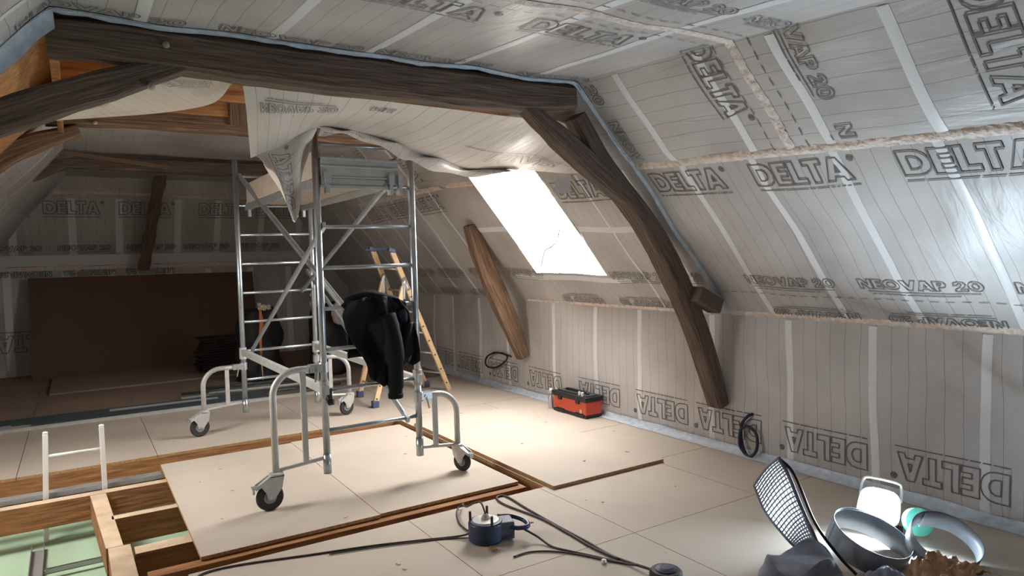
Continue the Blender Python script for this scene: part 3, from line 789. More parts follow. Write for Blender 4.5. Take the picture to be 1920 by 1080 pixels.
# ------------------------------------------------------------------ rolling scaffold
sc = thing('rolling_scaffold', (1.7, 5.8, 0), 'galvanised rolling scaffold tower on four braked casters in the middle of the attic', 'scaffold')
def S_(name, mb, m, parent=sc, **k): return mb.build(name, m, parent, **k)
PX = (1.385, 2.07)
RZ_F = [.46+.2755*k for k in range(8)]; RZ_R = [.485+.280*k for k in range(8)]
for Yf, RZ, top in ((4.59, RZ_F, 2.47), (7.0, RZ_R, 2.60)):
    for i, x in enumerate(PX):
        mb = MB(); x_ = x-(.05 if Yf > 5 and i == 0 else (.03 if Yf > 5 else 0))
        mb.tube([(x_, Yf, .17), (x_, Yf, top)], .024, 14); mb.tube([(x_, Yf, .17), (x_, Yf, .30)], .0275, 14)
        p_ = S_('post', mb, M_ZINC, smooth=False)
        for pl in p_.data.polygons: pl.use_smooth = len(pl.vertices) == 4
        c = MB(); c.tube([(x_, Yf, .69), (x_, Yf, .80)], .034, 14); c.obox((x_, Yf-.03, .745), (1,0,0), (0,1,0), (0,0,1), .015, .03, .03)
        k_ = c.build('coupler', M_ZINC2, p_)
        k_.location = V((0, 0, 0)); 
    xa = PX[0]-(.05 if Yf > 5 else 0); xb = PX[1]-(.03 if Yf > 5 else 0)
    for z in RZ:
        mb = MB(); mb.tube([(xa, Yf, z), (xb, Yf, z+.004)], .0135, 10)
        o = S_('rung', mb, M_ZINC, smooth=True)
for nm, a, b in (('ledger', (1.335, 7.0, .757), (1.385, 4.59, .742)), ('ledger', (2.04, 7.0, .757), (2.07, 4.59, .728))):
    mb = MB(); mb.bar(a, b, .045, .055); S_(nm, mb, M_ZINC2, bevel=.004)
for a, b, r in (((1.38, 7.0, 2.445), (1.545, 4.59, 1.285), .023), ((1.42, 7.0, .765), (1.42, 4.59, 1.838), .018),
                ((1.93, 7.0, 1.325), (1.87, 4.59, 2.113), .018), ((1.975, 4.59, .46), (1.99, 7.0, 1.51), .018)):
    a = V(a); b = V(b); mb = MB(); mb.tube([a, b], r, 12)
    d = (b-a).normalized()
    for e, s_ in ((a, 1), (b, -1)): mb.obox(e+d*s_*.01, d, (1, 0, 0), d.cross(V((1, 0, 0))), .04, .012, .02)
    S_('diagonal_brace', mb, M_ZINC, smooth=False)
# deck
mb = MB()
mb.box((1.42, 4.70, 2.17), (1.96, 6.85, 2.185)); S_('deck_board', mb, M_PLY)
mb = MB()
mb.box((1.41, 4.56, 2.165), (1.955, 4.585, 2.30)); mb.box((1.41, 4.55, 2.285), (1.955, 4.60, 2.30)); mb.box((1.41, 4.545, 2.235), (1.955, 4.565, 2.245)); mb.box((1.41, 4.55, 2.165), (1.955, 4.60, 2.175))
S_('toe_board', mb, M_ZINC2, bevel=.002)
mb = MB(); mb.box((1.41, 4.61, 2.18), (1.425, 6.9, 2.36)); S_('toe_board', mb, M_PLY)
mb = MB(); mb.box((1.965, 4.61, 2.18), (1.98, 6.9, 2.33)); S_('toe_board', mb, M_PLY)
for x0, x1 in ((1.41, 1.44), (1.94, 1.97)):
    mb = MB(); mb.box((x0, 4.56, 2.12), (x1, 6.98, 2.175)); S_('deck_rail', mb, M_ALU)
mb = MB(); mb.box((1.45, 4.57, 2.10), (1.90, 4.585, 2.16)); mb.box((1.46, 4.555, 2.095), (1.89, 4.575, 2.115)); S_('deck_crossbar', mb, M_ZINC2)
for x in (1.45, 1.90, 1.97):
    for yy in (4.575, 7.0):
        mb = MB(); mb.box((x-.012, yy-.035, 2.06), (x+.012, yy+.02, 2.15)); mb.box((x-.02, yy-.045, 2.13), (x+.02, yy+.03, 2.20)); S_('deck_hook', mb, M_ALU)
# castors and outriggers
def wheel(cx, cy, ang, s=1.0, parent=sc):
    """castor under (cx,cy); ang = trailing direction of the fork"""
    r = .088*s; d = V((math.cos(ang), math.sin(ang), 0)); ax = V((-d.y, d.x, 0)); top = .235*s+.0
    wc = V((cx, cy, r))+d*.045*s
    mb = MB()
    mb.lathe([(.05*s, -.016*s), (.078*s, -.018*s), (r-.003, -.012*s), (r, 0), (r-.003, .012*s), (.078*s, .018*s), (.05*s, .016*s)], wc, ax, 30)
    ty = S_('tyre', mb, M_RUB, smooth=False)
    mb = MB(); mb.lathe([(.018*s, -.024*s), (.018*s, -.017*s), (.052*s, -.0155*s), (.052*s, .0155*s), (.018*s, .017*s), (.018*s, .024*s)], wc, ax, 20)
    mb.build('hub', M_GREY, ty)
    mb = MB(); mb.lathe([(.03*s, 0), (.045*s, .004), (.045*s, .016), (.03*s, .02)], (cx, cy, top-.012), (0, 0, 1), 20)
    for sg in (-1, 1):
        q = [V((cx, cy, 0))+d*a+ax*sg*.028*s+V((0, 0, b)) for a, b in ((-.045*s, top-.01), (-.03*s, .145*s), (.02*s, .078*s), (.062*s, .078*s), (.072*s, .125*s), (.10*s, .165*s), (.125*s, .155*s), (.13*s, .175*s), (.045*s, top-.01))]
        q2 = [p+ax*sg*.004 for p in q]; n = len(q)
        mb.add(q+q2, [tuple(range(n)), tuple(range(n, 2*n))[::-1]]+[(i, n+i, n+(i+1) % n, (i+1) % n) for i in range(n)])
    c = V((cx, cy, top-.012)); mb.obox(c, d, ax, (0, 0, 1), .045*s, .032*s, .004)
    mb.obox(c+d*.088*s-V((0, 0, .04*s)), (d*1.0-V((0, 0, .7))), ax, V((.5*d.x, .5*d.y, .7)), .055*s, .030*s, .003)
    fk = S_('castor_fork', mb, M_ZINC2)
    mb = MB(); e = V((cx, cy, .165*s))+d*.135*s; mb.obox(e, d, ax, (0, 0, 1), .022*s, .024*s, .005); mb.obox(e-V((0, 0, .02*s))+d*.01, d, ax, (0, 0, 1), .006, .016*s, .02*s)
    mb.build('brake_lever', M_ALU, fk)
    mb = MB(); mb.tube([wc-ax*.034*s, wc+ax*.034*s], .009*s, 8); mb.build('axle', M_ZINC, fk)
    return top
def outrigger(xp, xt, Yf, ztop, zb_, ang, s=1.0):
    top = wheel(xt, Yf, ang, s)
    sg = 1 if xt > xp else -1; rr = .16 if abs(xt-xp) > .3 else .12
    pts = [(xt, Yf, top-.01)]
    for k in range(9):
        a = PI/2*k/8; pts.append((xt-sg*rr*(1-math.cos(a)), Yf, ztop-rr+rr*math.sin(a)))
    pts.append((xp, Yf, ztop))
    mb = MB(); mb.tube(pts, .022, 12); S_('outrigger_tube', mb, M_ZINC2, smooth=True)
    mb = MB(); mb.tube([(xt, Yf, zb_-.0), (xp, Yf, zb_+.03)], .013, 8); xm = xp+(xt-xp)*(.42)
    mb.box((xm-.018, Yf-.01, zb_+.01), (xm+.018, Yf+.01, ztop)); S_('outrigger_stay', mb, M_ZINC2)
    mb = MB(); mb.tube([(xp, Yf, ztop-.035), (xp, Yf, ztop+.035)], .033, 14); mb.obox((xp+sg*.05, Yf, ztop), (1,0,0), (0,1,0), (0,0,1), .05, .028, .026)
    mb.tube([(xp+sg*.05, Yf-.035, ztop), (xp+sg*.05, Yf+.035, ztop)], .012, 8); mb.tube([(xp+sg*.05, Yf-.03, ztop), (xp+sg*.07, Yf-.035, ztop-.09)], .006, 6)
    S_('clamp', mb, M_ALU)
outrigger(PX[0], 1.045, 4.59, .895, .25, PI*1.0, 1.0)
outrigger(PX[1], 2.38, 4.59, .605, .20, -PI*.35, .85)
outrigger(PX[0]-.05, .965, 7.0, .62, .24, PI*1.05, 1.0)
outrigger(PX[1]-.03, 2.375, 7.0, .625, .21, PI*1.1, .95)
# two bolts / levers on the front posts
mb = MB(); mb.obox((1.41, 4.555, .70), (1,0,0), (0,1,0), (0,0,1), .012, .01, .05); mb.tube([(1.40, 4.56, .655), (1.43, 4.54, .66)], .02, 10); S_('lock_lever', mb, M_BPL)

# ------------------------------------------------------------------ jacket
jk = thing('jacket', (1.78, 4.52, 1.28), 'black jacket slung over a rung on the front of the scaffold', 'jacket')
def fnJ(u, v):
    # outline of the hanging body
    L_ = smooth_left(v); R_ = smooth_right(v)
    x = L_+(R_-L_)*u; z = 1.33-.54*v
    if v < .12: z += .03*math.sin(u*PI)
    z += .03*math.sin(u*5)*v
    y = 4.535-.05*math.sin(PI*u)-.025*math.sin(u*13+v*3)-.02*math.sin(u*7-v*5)
    y += .035*noise.noise(V((u*3.5, v*2.2, 4)))+.02*noise.noise(V((u*9, v*3, 8)))
    return V((x+.012*noise.noise(V((v*7, u, 2))), y, z-(.08*v*v)*math.sin(u*PI*1.1)+.018*v*noise.noise(V((u*6, 1, 1)))))
def lerp_list(L, t):
    f = t*(len(L)-1); k = min(int(f), len(L)-2); return L[k]+(L[k+1]-L[k])*(f-k)
def smooth_left(v): return lerp_list([1.56, 1.515, 1.53, 1.56, 1.62, 1.655, 1.69], v)
def smooth_right(v): return lerp_list([1.91, 1.985, 2.00, 2.02, 2.03, 1.94, 1.88], v)
mb = MB(); mb.grid(fnJ, 40, 34)
# shoulder roll over the rung
mb.tube(smooth_path([(1.54, 4.57, 1.28), (1.60, 4.56, 1.325), (1.72, 4.56, 1.345), (1.86, 4.57, 1.31), (1.97, 4.58, 1.27)], 5), [.03]*3+[.045]*15+[.035]*3, 12)
mb.grid(lambda u, v: V((1.57+.38*u, 4.60+.03*math.sin(u*9)+.03*v, 1.31-.38*v)), 24, 14)
mb.build('body', M_BLACK, jk, smooth=True, solid=.012)
mb = MB(); mb.tube(smooth_path([(1.80, 4.50, 1.22), (1.83, 4.46, 1.05), (1.845, 4.46, .88), (1.85, 4.47, .74), (1.845, 4.47, .645)], 6), [.075]*4+[.07]*8+[.055]*8+[.048]*5, 16)
mb.build('sleeve', M_BLACK, jk, smooth=True)
mb = MB(); mb.lathe([(.047, 0), (.052, .004), (.053, .03), (.048, .035)], (1.846, 4.47, .642), (0, 0, 1), 16); mb.build('cuff', M_BLACK, jk)
mb = MB(); mb.grid(lambda u, v: V((1.90+.13*u*(.35+.65*v)+.02*math.sin(v*7), 4.54+.03*math.sin(v*9+u*4), 1.24-.34*v-.03*math.sin(u*5))), 12, 20)
mb.build('lining', M_LINING, jk, smooth=True, solid=.006)

mb = MB(); mb.grid(lambda u, v: V((1.90+(.13+.02*v)*u, 4.50+.02*math.sin(u*8+v*4), 1.16-.26*v*(1-.0*u)+.06*v*u*(1-v)-.05*v*(1-abs(2*u-1.3)))), 14, 14); mb.build('front_panel', M_BLACK, jk, smooth=True, solid=.01)

# ------------------------------------------------------------------ folding wooden ladder behind the scaffold
ld = thing('folding_ladder', (3.1, 7.5, 0), 'pale wooden folding ladder with blue caps standing open behind the scaffold', 'ladder')
def stile(a, b, holes=0, w=.028, d=.06):
    a = V(a); b = V(b); mb = MB(); mb.bar(a, b, w, d, (1, .2, 0))
    o = mb.build('stile', M_LADW, ld, bevel=.004)
    if holes:
        for k in range(holes):
            h = MB(); q = a+(b-a)*(.06+.105*k); h.lathe([(.0, 0), (.009, .001), (.009, .004)], q+V((-.012, -.034, 0)), (-.25, -1, .1), 8)
            h.build('rung_end', M_HOLE, o)
    return o
A1b, A1t = V((3.80, 7.50, 0)), V((3.06, 7.36, 1.70))
A2b, A2t = V((3.66, 7.86, 0)), V((2.93, 7.62, 1.72))
stile(A1b, A1t, 7); stile(A2b, A2t)
B1b, B1t = V((2.70, 7.13, .02)), V((3.12, 7.22, 1.30))
B2b, B2t = V((2.77, 7.80, .02)), V((3.04, 7.62, 1.36))
stile(B1b, B1t, 2); stile(B2b, B2t)
for a, b in ((A1b, A2b), (B1b, B2b)):
    aa, bb = (A1t, A2t) if a is A1b else (B1t, B2t)
    for k in range(6):
        t = .13+k*.15; mb = MB(); mb.tube([a+(aa-a)*t, b+(bb-b)*t], .013, 8); mb.build('rung', M_ALU, ld, smooth=True)
for a, b in ((B1t, A1b+(A1t-A1b)*.78), (B2t, A2b+(A2t-A2b)*.78)):
    mb = MB(); mb.tube(smooth_path([a-V((0, 0, .14)), a+V((.0, 0, .0)), a+V((.01, 0, .06)), (a+b)/2+V((0, 0, .07)), b+V((-.01, 0, .03)), b+V((.03, 0, -.08))], 4), .026, 8); mb.build('hinge', M_ALU, ld, smooth=True)
for q, s_ in ((A1t, 1), (A2t, 1)):
    mb = MB(); mb.obox(q+V((-.01, 0, .015)), (1, 0, -.3), (0, 1, 0), (.3, 0, 1), .04, .025, .022); mb.build('cap', M_BLUEP, ld, bevel=.005)
mb = MB(); mb.bar(A2t+V((-.02, 0, .01)), A2t+V((.13, -.06, .02)), .04, .03); mb.tube([A2t+V((-.10, 0, .01)), A2t+V((-.02, 0, .01))], .012, 8); mb.build('top_fitting', M_BLUEP, ld)
for q in (A2b, B1b, B2b):
    mb = MB(); mb.box((q.x-.035, q.y-.04, 0), (q.x+.035, q.y+.03, .075)); mb.build('foot', M_BLUEP, ld, bevel=.006)

# aluminium ladder coming up through the opening
al = thing('aluminium_ladder', (-.07, 6.05, -.335), 'aluminium ladder whose two stile ends poke up through the floor opening at the left', 'ladder')
for xa, xb in ((-.262, -.235), (.112, .112)):
    mb = MB(); a = V((xa, 5.875, -.335)); b = V((xb, 5.95, .425)); mb.bar(a, b, .034, .034, (0, 1, 0)); mb.lathe([(.019, 0), (.019, .012), (.01, .018)], b, (b-a), 12)
    mb.build('stile', M_ALUW, al, bevel=.006)
for z, y_ in ((-.15, 5.893), (.265, 5.933)):
    mb = MB(); mb.tube([(-.25, y_, z), (.112, y_, z)], .012, 8); mb.build('rung', M_ALUW, al, smooth=True)

# ------------------------------------------------------------------ toolbox
tb = thing('toolbox', (4.19, 5.5, 0), 'orange and black plastic toolbox on the floor against the knee wall', 'toolbox')
bx0, bx1, by0, by1 = 4.13, 4.345, 5.245, 5.80
mb = MB(); mb.box((bx0+.008, by0+.008, .028), (bx1-.008, by1-.008, .165)); mb.build('body', M_RED, tb, bevel=.012)
mb = MB(); mb.box((bx0+.004, by0+.004, .0), (bx1-.004, by1-.004, .034))
for a, b in ((by0+.04, by0+.18), (by1-.2, by1-.06)): mb.box((bx0-.002, a, .0), (bx0+.02, b, .046))
mb.build('base', M_BPL, tb, bevel=.01)
mb = MB(); mb.box((bx0-.006, by0-.006, .16), (bx1+.006, by1+.006, .212))
for yy in (by0+.13, by1-.13): mb.box((bx0-.012, yy-.03, .13), (bx0+.01, yy+.03, .19))
mb.build('lid', M_BPL, tb, bevel=.012)
mb = MB(); mb.box((bx0+.04, by0+.2, .212), (bx1-.04, by1-.05, .224)); mb.box((bx0+.03, by0+.03, .212), (bx1-.03, by0+.17, .220)); mb.build('organiser_lid', M_TRACK, tb, bevel=.006)
mb = MB(); mb.tube(smooth_path([(4.225, 5.32, .215), (4.225, 5.34, .235), (4.225, 5.5, .238), (4.225, 5.66, .235), (4.225, 5.68, .215)], 4), .012, 8); mb.build('handle', M_BPL, tb, smooth=True)
mb = MB(); mb.box((bx0+.004, by0+.07, .045), (bx0+.009, by0+.105, .08)); mb.build('badge', M_LADW, tb)
for i, (x, y, l) in enumerate(((4.16, 5.33, 'larger white bottle cap on the toolbox lid, nearer the viewer'), (4.165, 5.385, 'smaller white cap on the toolbox lid, farther from the viewer'))):
    mb = MB(); r = .016-.003*i; mb.lathe([(r, 0), (r, .03), (r*.8, .038)], (x, y, .214), (0, 0, 1), 16)
    tag(mb.build('plastic_cap', M_WHITE, smooth=False), l, 'cap')
bo = thing('spray_bottle', (4.17, 5.88, 0), 'small clear and white bottle standing just left of the toolbox', 'bottle')
mb = MB(); mb.lathe([(.028, 0), (.03, .01), (.03, .11), (.012, .14), (.012, .16)], (4.17, 5.88, 0), (0, 0, 1), 16); mb.build('bottle_body', M_ALU, bo, smooth=True)
mb = MB(); mb.lathe([(.018, .16), (.018, .20), (.012, .21)], (4.17, 5.88, 0), (0, 0, 1), 12); mb.build('cap', M_WHITE, bo, smooth=True)

# ------------------------------------------------------------------ cable reel and cords
rl = thing('cable_reel', (1.96, 3.33, 0), 'dark blue cable reel with a pale top disc and open handle', 'cable reel')
rc = V((1.90, 3.35, 0))
mb = MB(); mb.lathe([(.09, 0), (.10, .012), (.10, .105), (.09, .115)], rc, (0, 0, 1), 32); mb.build('drum', M_NAVY, rl, smooth=False, bevel=.003)
mb = MB(); mb.lathe([(.075, .115), (.075, .120), (.06, .122)], rc, (0, 0, 1), 28); mb.build('disc', M_WHITE, rl)
mb = MB(); mb.lathe([(.028, .12), (.022, .135), (.012, .15)], rc, (0, 0, 1), 16); mb.build('spindle', M_PLY, rl)
for a in (2.5, .95, 4.6):
    q = rc+V((math.cos(a)*.088, math.sin(a)*.088, 0)); mb = MB(); mb.tube([q+V((0, 0, .09)), q+V((0, 0, .165))], .008, 8); mb.build('peg', M_BPL, rl)
mb = MB(); mb.obox(rc+V((.10, -.035, .06)), (1, -.35, 0), (.35, 1, 0), (0, 0, 1), .05, .06, .05); mb.build('socket_housing', M_LINING, rl, bevel=.01)
mb = MB(); mb.tube(smooth_path([rc+V((.10, .04, .10)), rc+V((.17, .0, .10)), rc+V((.215, -.07, .085)), rc+V((.20, -.13, .075)), rc+V((.14, -.12, .075)), rc+V((.11, -.09, .08))], 5), .014, 8); mb.build('handle', M_NAVY, rl, smooth=True)
mb = MB(); mb.grid(lambda u, v: V((1.83+.04*u, 3.17+.045*v, .006+.018*abs(math.sin(u*6+v*5)))), 6, 6); tag(mb.build('paper_scrap', M_BROWNP, smooth=True, solid=.003), 'small crumpled orange brown scrap on the floor in front of the blue cable reel', 'scrap')

def cord(name, pts, r, label, m=M_CABLE, k=8, cat='cable'):
    mb = MB(); mb.tube(smooth_path(pts, k), r, 8); return tag(mb.build(name, m, smooth=True), label, cat)
z = .006
cord('power_cord', [(1.90, 3.35, .15), (1.91, 3.41, .19), (1.93, 3.50, .17), (1.95, 3.66, .09), (1.99, 3.80, .05), (2.03, 3.86, .03), (1.99, 3.86, .012), (1.93, 3.76, z), (1.88, 3.62, z), (1.87, 3.47, z)], .0055, 'thin brown cord looping up from the middle of the cable reel')
cord('power_cord', [(1.86, 3.40, .05), (1.80, 3.46, .012), (1.60, 3.55, z), (1.34, 3.645, z), (1.0, 3.74, z), (.645, 3.84, z), (.47, 3.83, z), (.44, 3.7, z)], .0055, 'brown cord running left from the cable reel along the edge of the opening')
cord('power_cord', [(1.88, 3.30, .03), (1.75, 3.47, z), (1.55, 3.55, z), (1.35, 3.615, z), (1.1, 3.68, z)], .004, 'thinner second cord running left from the cable reel beside the first')
cord('power_cord', [(2.355, 2.46, .03), (2.33, 2.75, z), (2.335, 3.0, z), (2.335, 3.25, z), (2.345, 3.6, z), (2.36, 3.82, z), (2.345, 3.90, z), (2.29, 3.88, z), (2.27, 3.75, z), (2.31, 3.5, z), (2.325, 3.35, z), (2.318, 3.1, z), (2.31, 2.9, z), (2.325, 2.7, .01)], .0075, 'dark doubled cord running from the second reel up to a tight loop near the opening')
cord('power_cord', [(2.05, 3.24, .08), (2.12, 3.16, .03), (2.14, 3.05, z), (2.18, 2.95, z), (2.24, 2.83, z), (2.32, 2.66, z), (2.34, 2.58, .02)], .0065, 'dark cord running from the cable reel handle to the second reel')
cord('power_cord', [(1.90, 3.06, z), (2.0, 3.06, z), (2.10, 3.0, z), (2.19, 2.89, z), (2.26, 2.76, z), (2.33, 2.64, z)], .005, 'thin cord lying in a shallow curve in front of the cable reel')
mb = MB(); mb.lathe([(.012, 0), (.016, .006), (.012, .02)], (2.245, 2.73, 0), (0, 0, 1), 8); tag(mb.build('wire_connector', M_WHITE, smooth=True), 'tiny pale connector lying on the cords near the second reel', 'connector')
r2 = thing('cable_reel', (2.36, 2.40, 0), 'small dark cable reel at the bottom edge of the view', 'cable reel')
mb = MB(); mb.lathe([(.07, 0), (.08, .01), (.08, .05), (.07, .06)], (2.36, 2.40, 0), (0, 0, 1), 28); mb.build('drum', M_BPL, r2)
mb = MB(); mb.lathe([(.05, .06), (.05, .065), (.03, .075)], (2.36, 2.40, 0), (0, 0, 1), 20); mb.build('disc', M_LINING, r2)

# conduits poking out of the knee wall
cord('conduit_loop', [(4.40, 3.50, .33), (4.36, 3.52, .31), (4.34, 3.56, .24), (4.35, 3.57, .12), (4.34, 3.53, .03), (4.33, 3.47, .012), (4.34, 3.42, .08), (4.35, 3.43, .19), (4.34, 3.50, .24), (4.33, 3.56, .20), (4.33, 3.57, .08), (4.33, 3.52, .02)], .012, 'blue black conduit looped out of the knee wall beside the first truss foot', M_BCABLE, cat='conduit')
cord('conduit_loop', [(4.40, 6.98, .40), (4.36, 7.05, .42), (4.34, 7.25, .43), (4.33, 7.45, .37), (4.33, 7.52, .28), (4.33, 7.45, .23), (4.33, 7.25, .25), (4.34, 7.08, .33), (4.35, 7.02, .40), (4.36, 7.15, .43), (4.35, 7.35, .42)], .011, 'black conduit looped out of the knee wall left of the second truss foot', M_BPL, cat='conduit')

# ------------------------------------------------------------------ steel tracks and pipes on the far floor
def track(x0, x1, y0, y1, zz, w, m, label, h=.03):
    mb = MB(); a = V((x0, y0, zz)); b = V((x1, y1, zz)); d = (b-a).normalized(); s_ = d.cross(V((0, 0, 1)))
    mb.bar(a+V((0, 0, .002)), b+V((0, 0, .002)), w, .003)
    for q in (-1, 1): mb.bar(a+s_*q*(w/2)+V((0, 0, h/2)), b+s_*q*(w/2)+V((0, 0, h/2)), .003, h)
    tag(mb.build('steel_track', m), label, 'steel track', None)
track(-1.5, 2.5, 8.42, 8.36, .001, .05, M_ZINC2, 'grey steel track nearest the viewer in the bundle on the far floor')
track(-.45, 1.9, 8.50, 8.45, .002, .06, M_TRACK, 'dark steel track second from the front of the bundle on the far floor', .04)
track(-1.5, -.2, 8.60, 8.58, .001, .07, M_TRACKL, 'short pale steel track at the left end of the bundle')
track(-.62, 1.7, 8.62, 8.57, .002, .05, M_TRACK, 'dark steel track in the middle of the bundle on the far floor', .045)
track(.25, 1.35, 8.70, 8.66, .002, .07, M_TRACKL, 'pale steel track lying in the bundle just left of the rear scaffold wheel', .05)
track(-1.5, 1.9, 8.82, 8.74, .001, .06, M_TRACK, 'dark steel track at the back of the bundle on the far floor', .05)
pipes = [(1.15, 2.85, 8.88, 8.75, .02, .02), (1.0, 2.7, 9.05, 8.95, .02, .018), (1.1, 2.9, 9.22, 9.1, .02, .022), (1.02, 2.6, 9.15, 9.0, .06, .018), (1.3, 3.0, 8.98, 8.84, .055, .018), (1.05, 2.5, 9.42, 9.3, .02, .018), (1.25, 2.9, 9.36, 9.2, .06, .016)]
for i, (x0, x1, ya, yb, zz, r) in enumerate(pipes):
    mb = MB(); mb.tube([(x0, ya, zz), (x1, yb, zz)], r, 10)
    tag(mb.build('steel_pipe', M_ZINC2 if i % 3 else M_TRACK, smooth=True), 'grey steel pipe in the loose pile behind the rear scaffold wheels', 'pipe', 'steel pipes piled behind the scaffold')

# ------------------------------------------------------------------ far end: board, slats, sacks
bd = MB(); a = V((-.60, 12.22, 0)); b = V((2.62, 12.22, 0))
bd.add([a, b, b+V((0, .40, 1.47)), a+V((0, .40, 1.48))]+[q+V((0, .022, .004)) for q in (a, b, b+V((0, .40, 1.47)), a+V((0, .40, 1.48)))], [(0,1,2,3),(7,6,5,4),(0,4,5,1),(1,5,6,2),(2,6,7,3),(3,7,4,0)])
tag(bd.build('brown_board', M_BOARD), 'large brown sheet of board leaning against the dark far wall', 'board')
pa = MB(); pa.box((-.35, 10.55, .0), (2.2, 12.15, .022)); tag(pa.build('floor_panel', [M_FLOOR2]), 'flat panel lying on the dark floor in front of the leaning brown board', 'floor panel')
st = MB(); rnd = random.Random(3)
for k in range(14):
    x0 = 1.52+rnd.uniform(-.06, .06); x1 = 2.02+rnd.uniform(-.05, .05); st.obox(((x0+x1)/2, 11.2, .04+k*.036), (1, rnd.uniform(-.06, .06), 0), (0, 1, 0), (0, 0, 1), (x1-x0)/2, .22, .013)
tag(st.build('slat_stack', M_SLAT), 'dark stack of thin panels on the floor beside the leaning brown board', 'stack')
def sack(x, y, w, h, label, seed):
    t = thing('rubble_sack', (x, y, 0), label, 'sack')
    mb = MB(); vs = []; n = 28; K = 16
    for j in range(K+1):
        v = j/K; rr = (1-.12*v-.35*max(0, v-.8)*3)*w/2
        for i in range(n):
            a = 2*PI*i/n; q = noise.noise(V((math.cos(a)*2, math.sin(a)*2+seed, v*4)))
            r = rr*(1+.22*q); vs.append(V((x+math.cos(a)*r, y+math.sin(a)*r*.75, h*v+(.05*q if v > .9 else 0))))
    mb.add(vs, [(j*n+i, j*n+(i+1) % n, (j+1)*n+(i+1) % n, (j+1)*n+i) for j in range(K) for i in range(n)]+[tuple(range(n))[::-1], tuple(K*n+i for i in range(n))])
    mb.build('bag', M_DKBAG, t, smooth=True)
    return t
s1 = sack(2.12, 10.0, .62, .98, 'black sack behind the left rear scaffold post with a long orange ribbon', 1)
s2 = sack(3.02, 9.75, .55, 1.02, 'black sack behind the scaffold with a bunch of pale scraps and short orange ribbon', 5)
def rib(pts, w, m, par, name='ribbon'):
    mb = MB(); P = smooth_path(pts, 5); vs = []
    for i, q in enumerate(P):
        ww = w*(.6+.4*math.sin(PI*min(1, i/len(P)*1.4))); vs += [q-V((ww/2, 0, 0)), q+V((ww/2, .004, 0))]
    mb.add(vs, [(2*i, 2*i+1, 2*i+3, 2*i+2) for i in range(len(P)-1)]); mb.build(name, m, par, smooth=True, solid=.004)
rib([(2.10, 9.72, .97), (2.10, 9.68, .80), (2.08, 9.68, .60), (2.08, 9.68, .38)], .055, M_ORANGE, s1)
rib([(2.08, 9.70, .38), (2.085, 9.69, .2), (2.09, 9.69, .03)], .02, M_LADW, s1, 'tail')
rib([(2.84, 9.5, 1.0), (2.85, 9.47, .88), (2.87, 9.47, .74)], .07, M_ORANGE, s2)
def crumple(c, r, par, name, seed, n=7, m=M_PAPER):
    rnd = random.Random(seed); mb = MB()
    for k in range(n):
        q = V(c)+V((rnd.uniform(-r, r), rnd.uniform(-r*.5, r*.5), rnd.uniform(-r, r)*.8)); e = rnd.uniform(.2, .45)*r
        vs = []
        for j in range(5):
            for i in range(8):
                a = 2*PI*i/8; ph = PI*(j+.5)/5; rr = e*(1+.5*rnd.uniform(-1, 1)); vs.append(q+V((math.sin(ph)*math.cos(a), math.sin(ph)*math.sin(a), math.cos(ph)))*rr)
        mb.add(vs, [(j*8+i, j*8+(i+1) % 8, j*8+8+(i+1) % 8, j*8+8+i) for j in range(4) for i in range(8)]+[tuple(range(8)), tuple(32+i for i in range(8))[::-1]])
    mb.build(name, m, par)
crumple((2.16, 9.76, 1.03), .10, s1, 'plastic_scraps', 3, 5)
crumple((2.84, 9.55, 1.10), .13, s2, 'plastic_scraps', 4, 10)
mb = MB(); mb.lathe([(.02, -.16), (.09, -.12), (.12, 0), (.10, .12), (.03, .17)], (3.10, 9.42, .88), (0, 0, 1), 14); tag(mb.build('pale_bag', M_PAPER, smooth=True), 'pale grey plastic bag hanging beside the second black sack', 'bag')

# ------------------------------------------------------------------ foreground right: work lamp, bag, straps
lm = thing('work_lamp', (3.80, 2.17, 0), 'glaring white work lamp with a carrying handle standing on the floor at the right', 'work lamp')
lc = V((3.74, 2.13, .15)); face = V((-.72, -.38, .50)).normalized(); side = V((.60, -.80, 0)); side = (side-face*side.dot(face)).normalized(); upv = side.cross(face)*-1
if upv.z < 0: upv = -upv
_ca, _sa = math.cos(.2), math.sin(.2)
side, upv = side*_ca-upv*_sa, upv*_ca+side*_sa
mb = MB(); pts = []
nseg = 28
def sup(a, rx, rz):
    c, s_ = math.cos(a), math.sin(a); e = .55
    return rx*math.copysign(abs(c)**e, c), rz*math.copysign(abs(s_)**e, s_)
front = [lc+side*sup(2*PI*i/nseg, .105, .098)[0]*(1+.10*(-math.sin(2*PI*i/nseg)))+upv*sup(2*PI*i/nseg, .105, .098)[1] for i in range(nseg)]
mb.add(front+[q-face*.045 for q in front], [tuple(range(nseg, 2*nseg))[::-1]]+[(i, nseg+i, nseg+(i+1) % nseg, (i+1) % nseg) for i in range(nseg)])
mb.build('housing', M_WHITE, lm)
df = [lc+(q-lc)*.90+face*.004 for q in front]; mb = MB(); mb.add(df, [tuple(range(nseg))])
dfo = mb.build('diffuser', M_LAMP, lm)
mb = MB(); mb.tube(smooth_path([lc+side*.10+upv*.05-face*.02, lc+side*.098+upv*.12-face*.02, lc+side*.082+upv*.152-face*.02, lc+side*.0+upv*.158-face*.02, lc-side*.082+upv*.152-face*.02, lc-side*.098+upv*.12-face*.02, lc-side*.10+upv*.05-face*.02], 5), .009, 8); mb.build('handle', M_WHITE, lm, smooth=True)
mb = MB(); mb.tube(smooth_path([lc-side*.09-upv*.08-face*.03, (lc-side*.09-face*.10).to_tuple()[:2]+(.012,), (lc+side*.09-face*.10).to_tuple()[:2]+(.012,), lc+side*.09-upv*.08-face*.03], 5), .009, 8); mb.build('stand', M_BPL, lm, smooth=True)
ft_ = MB(); ft_.box((3.66, 2.03, 0), (3.80, 2.22, .05)); 
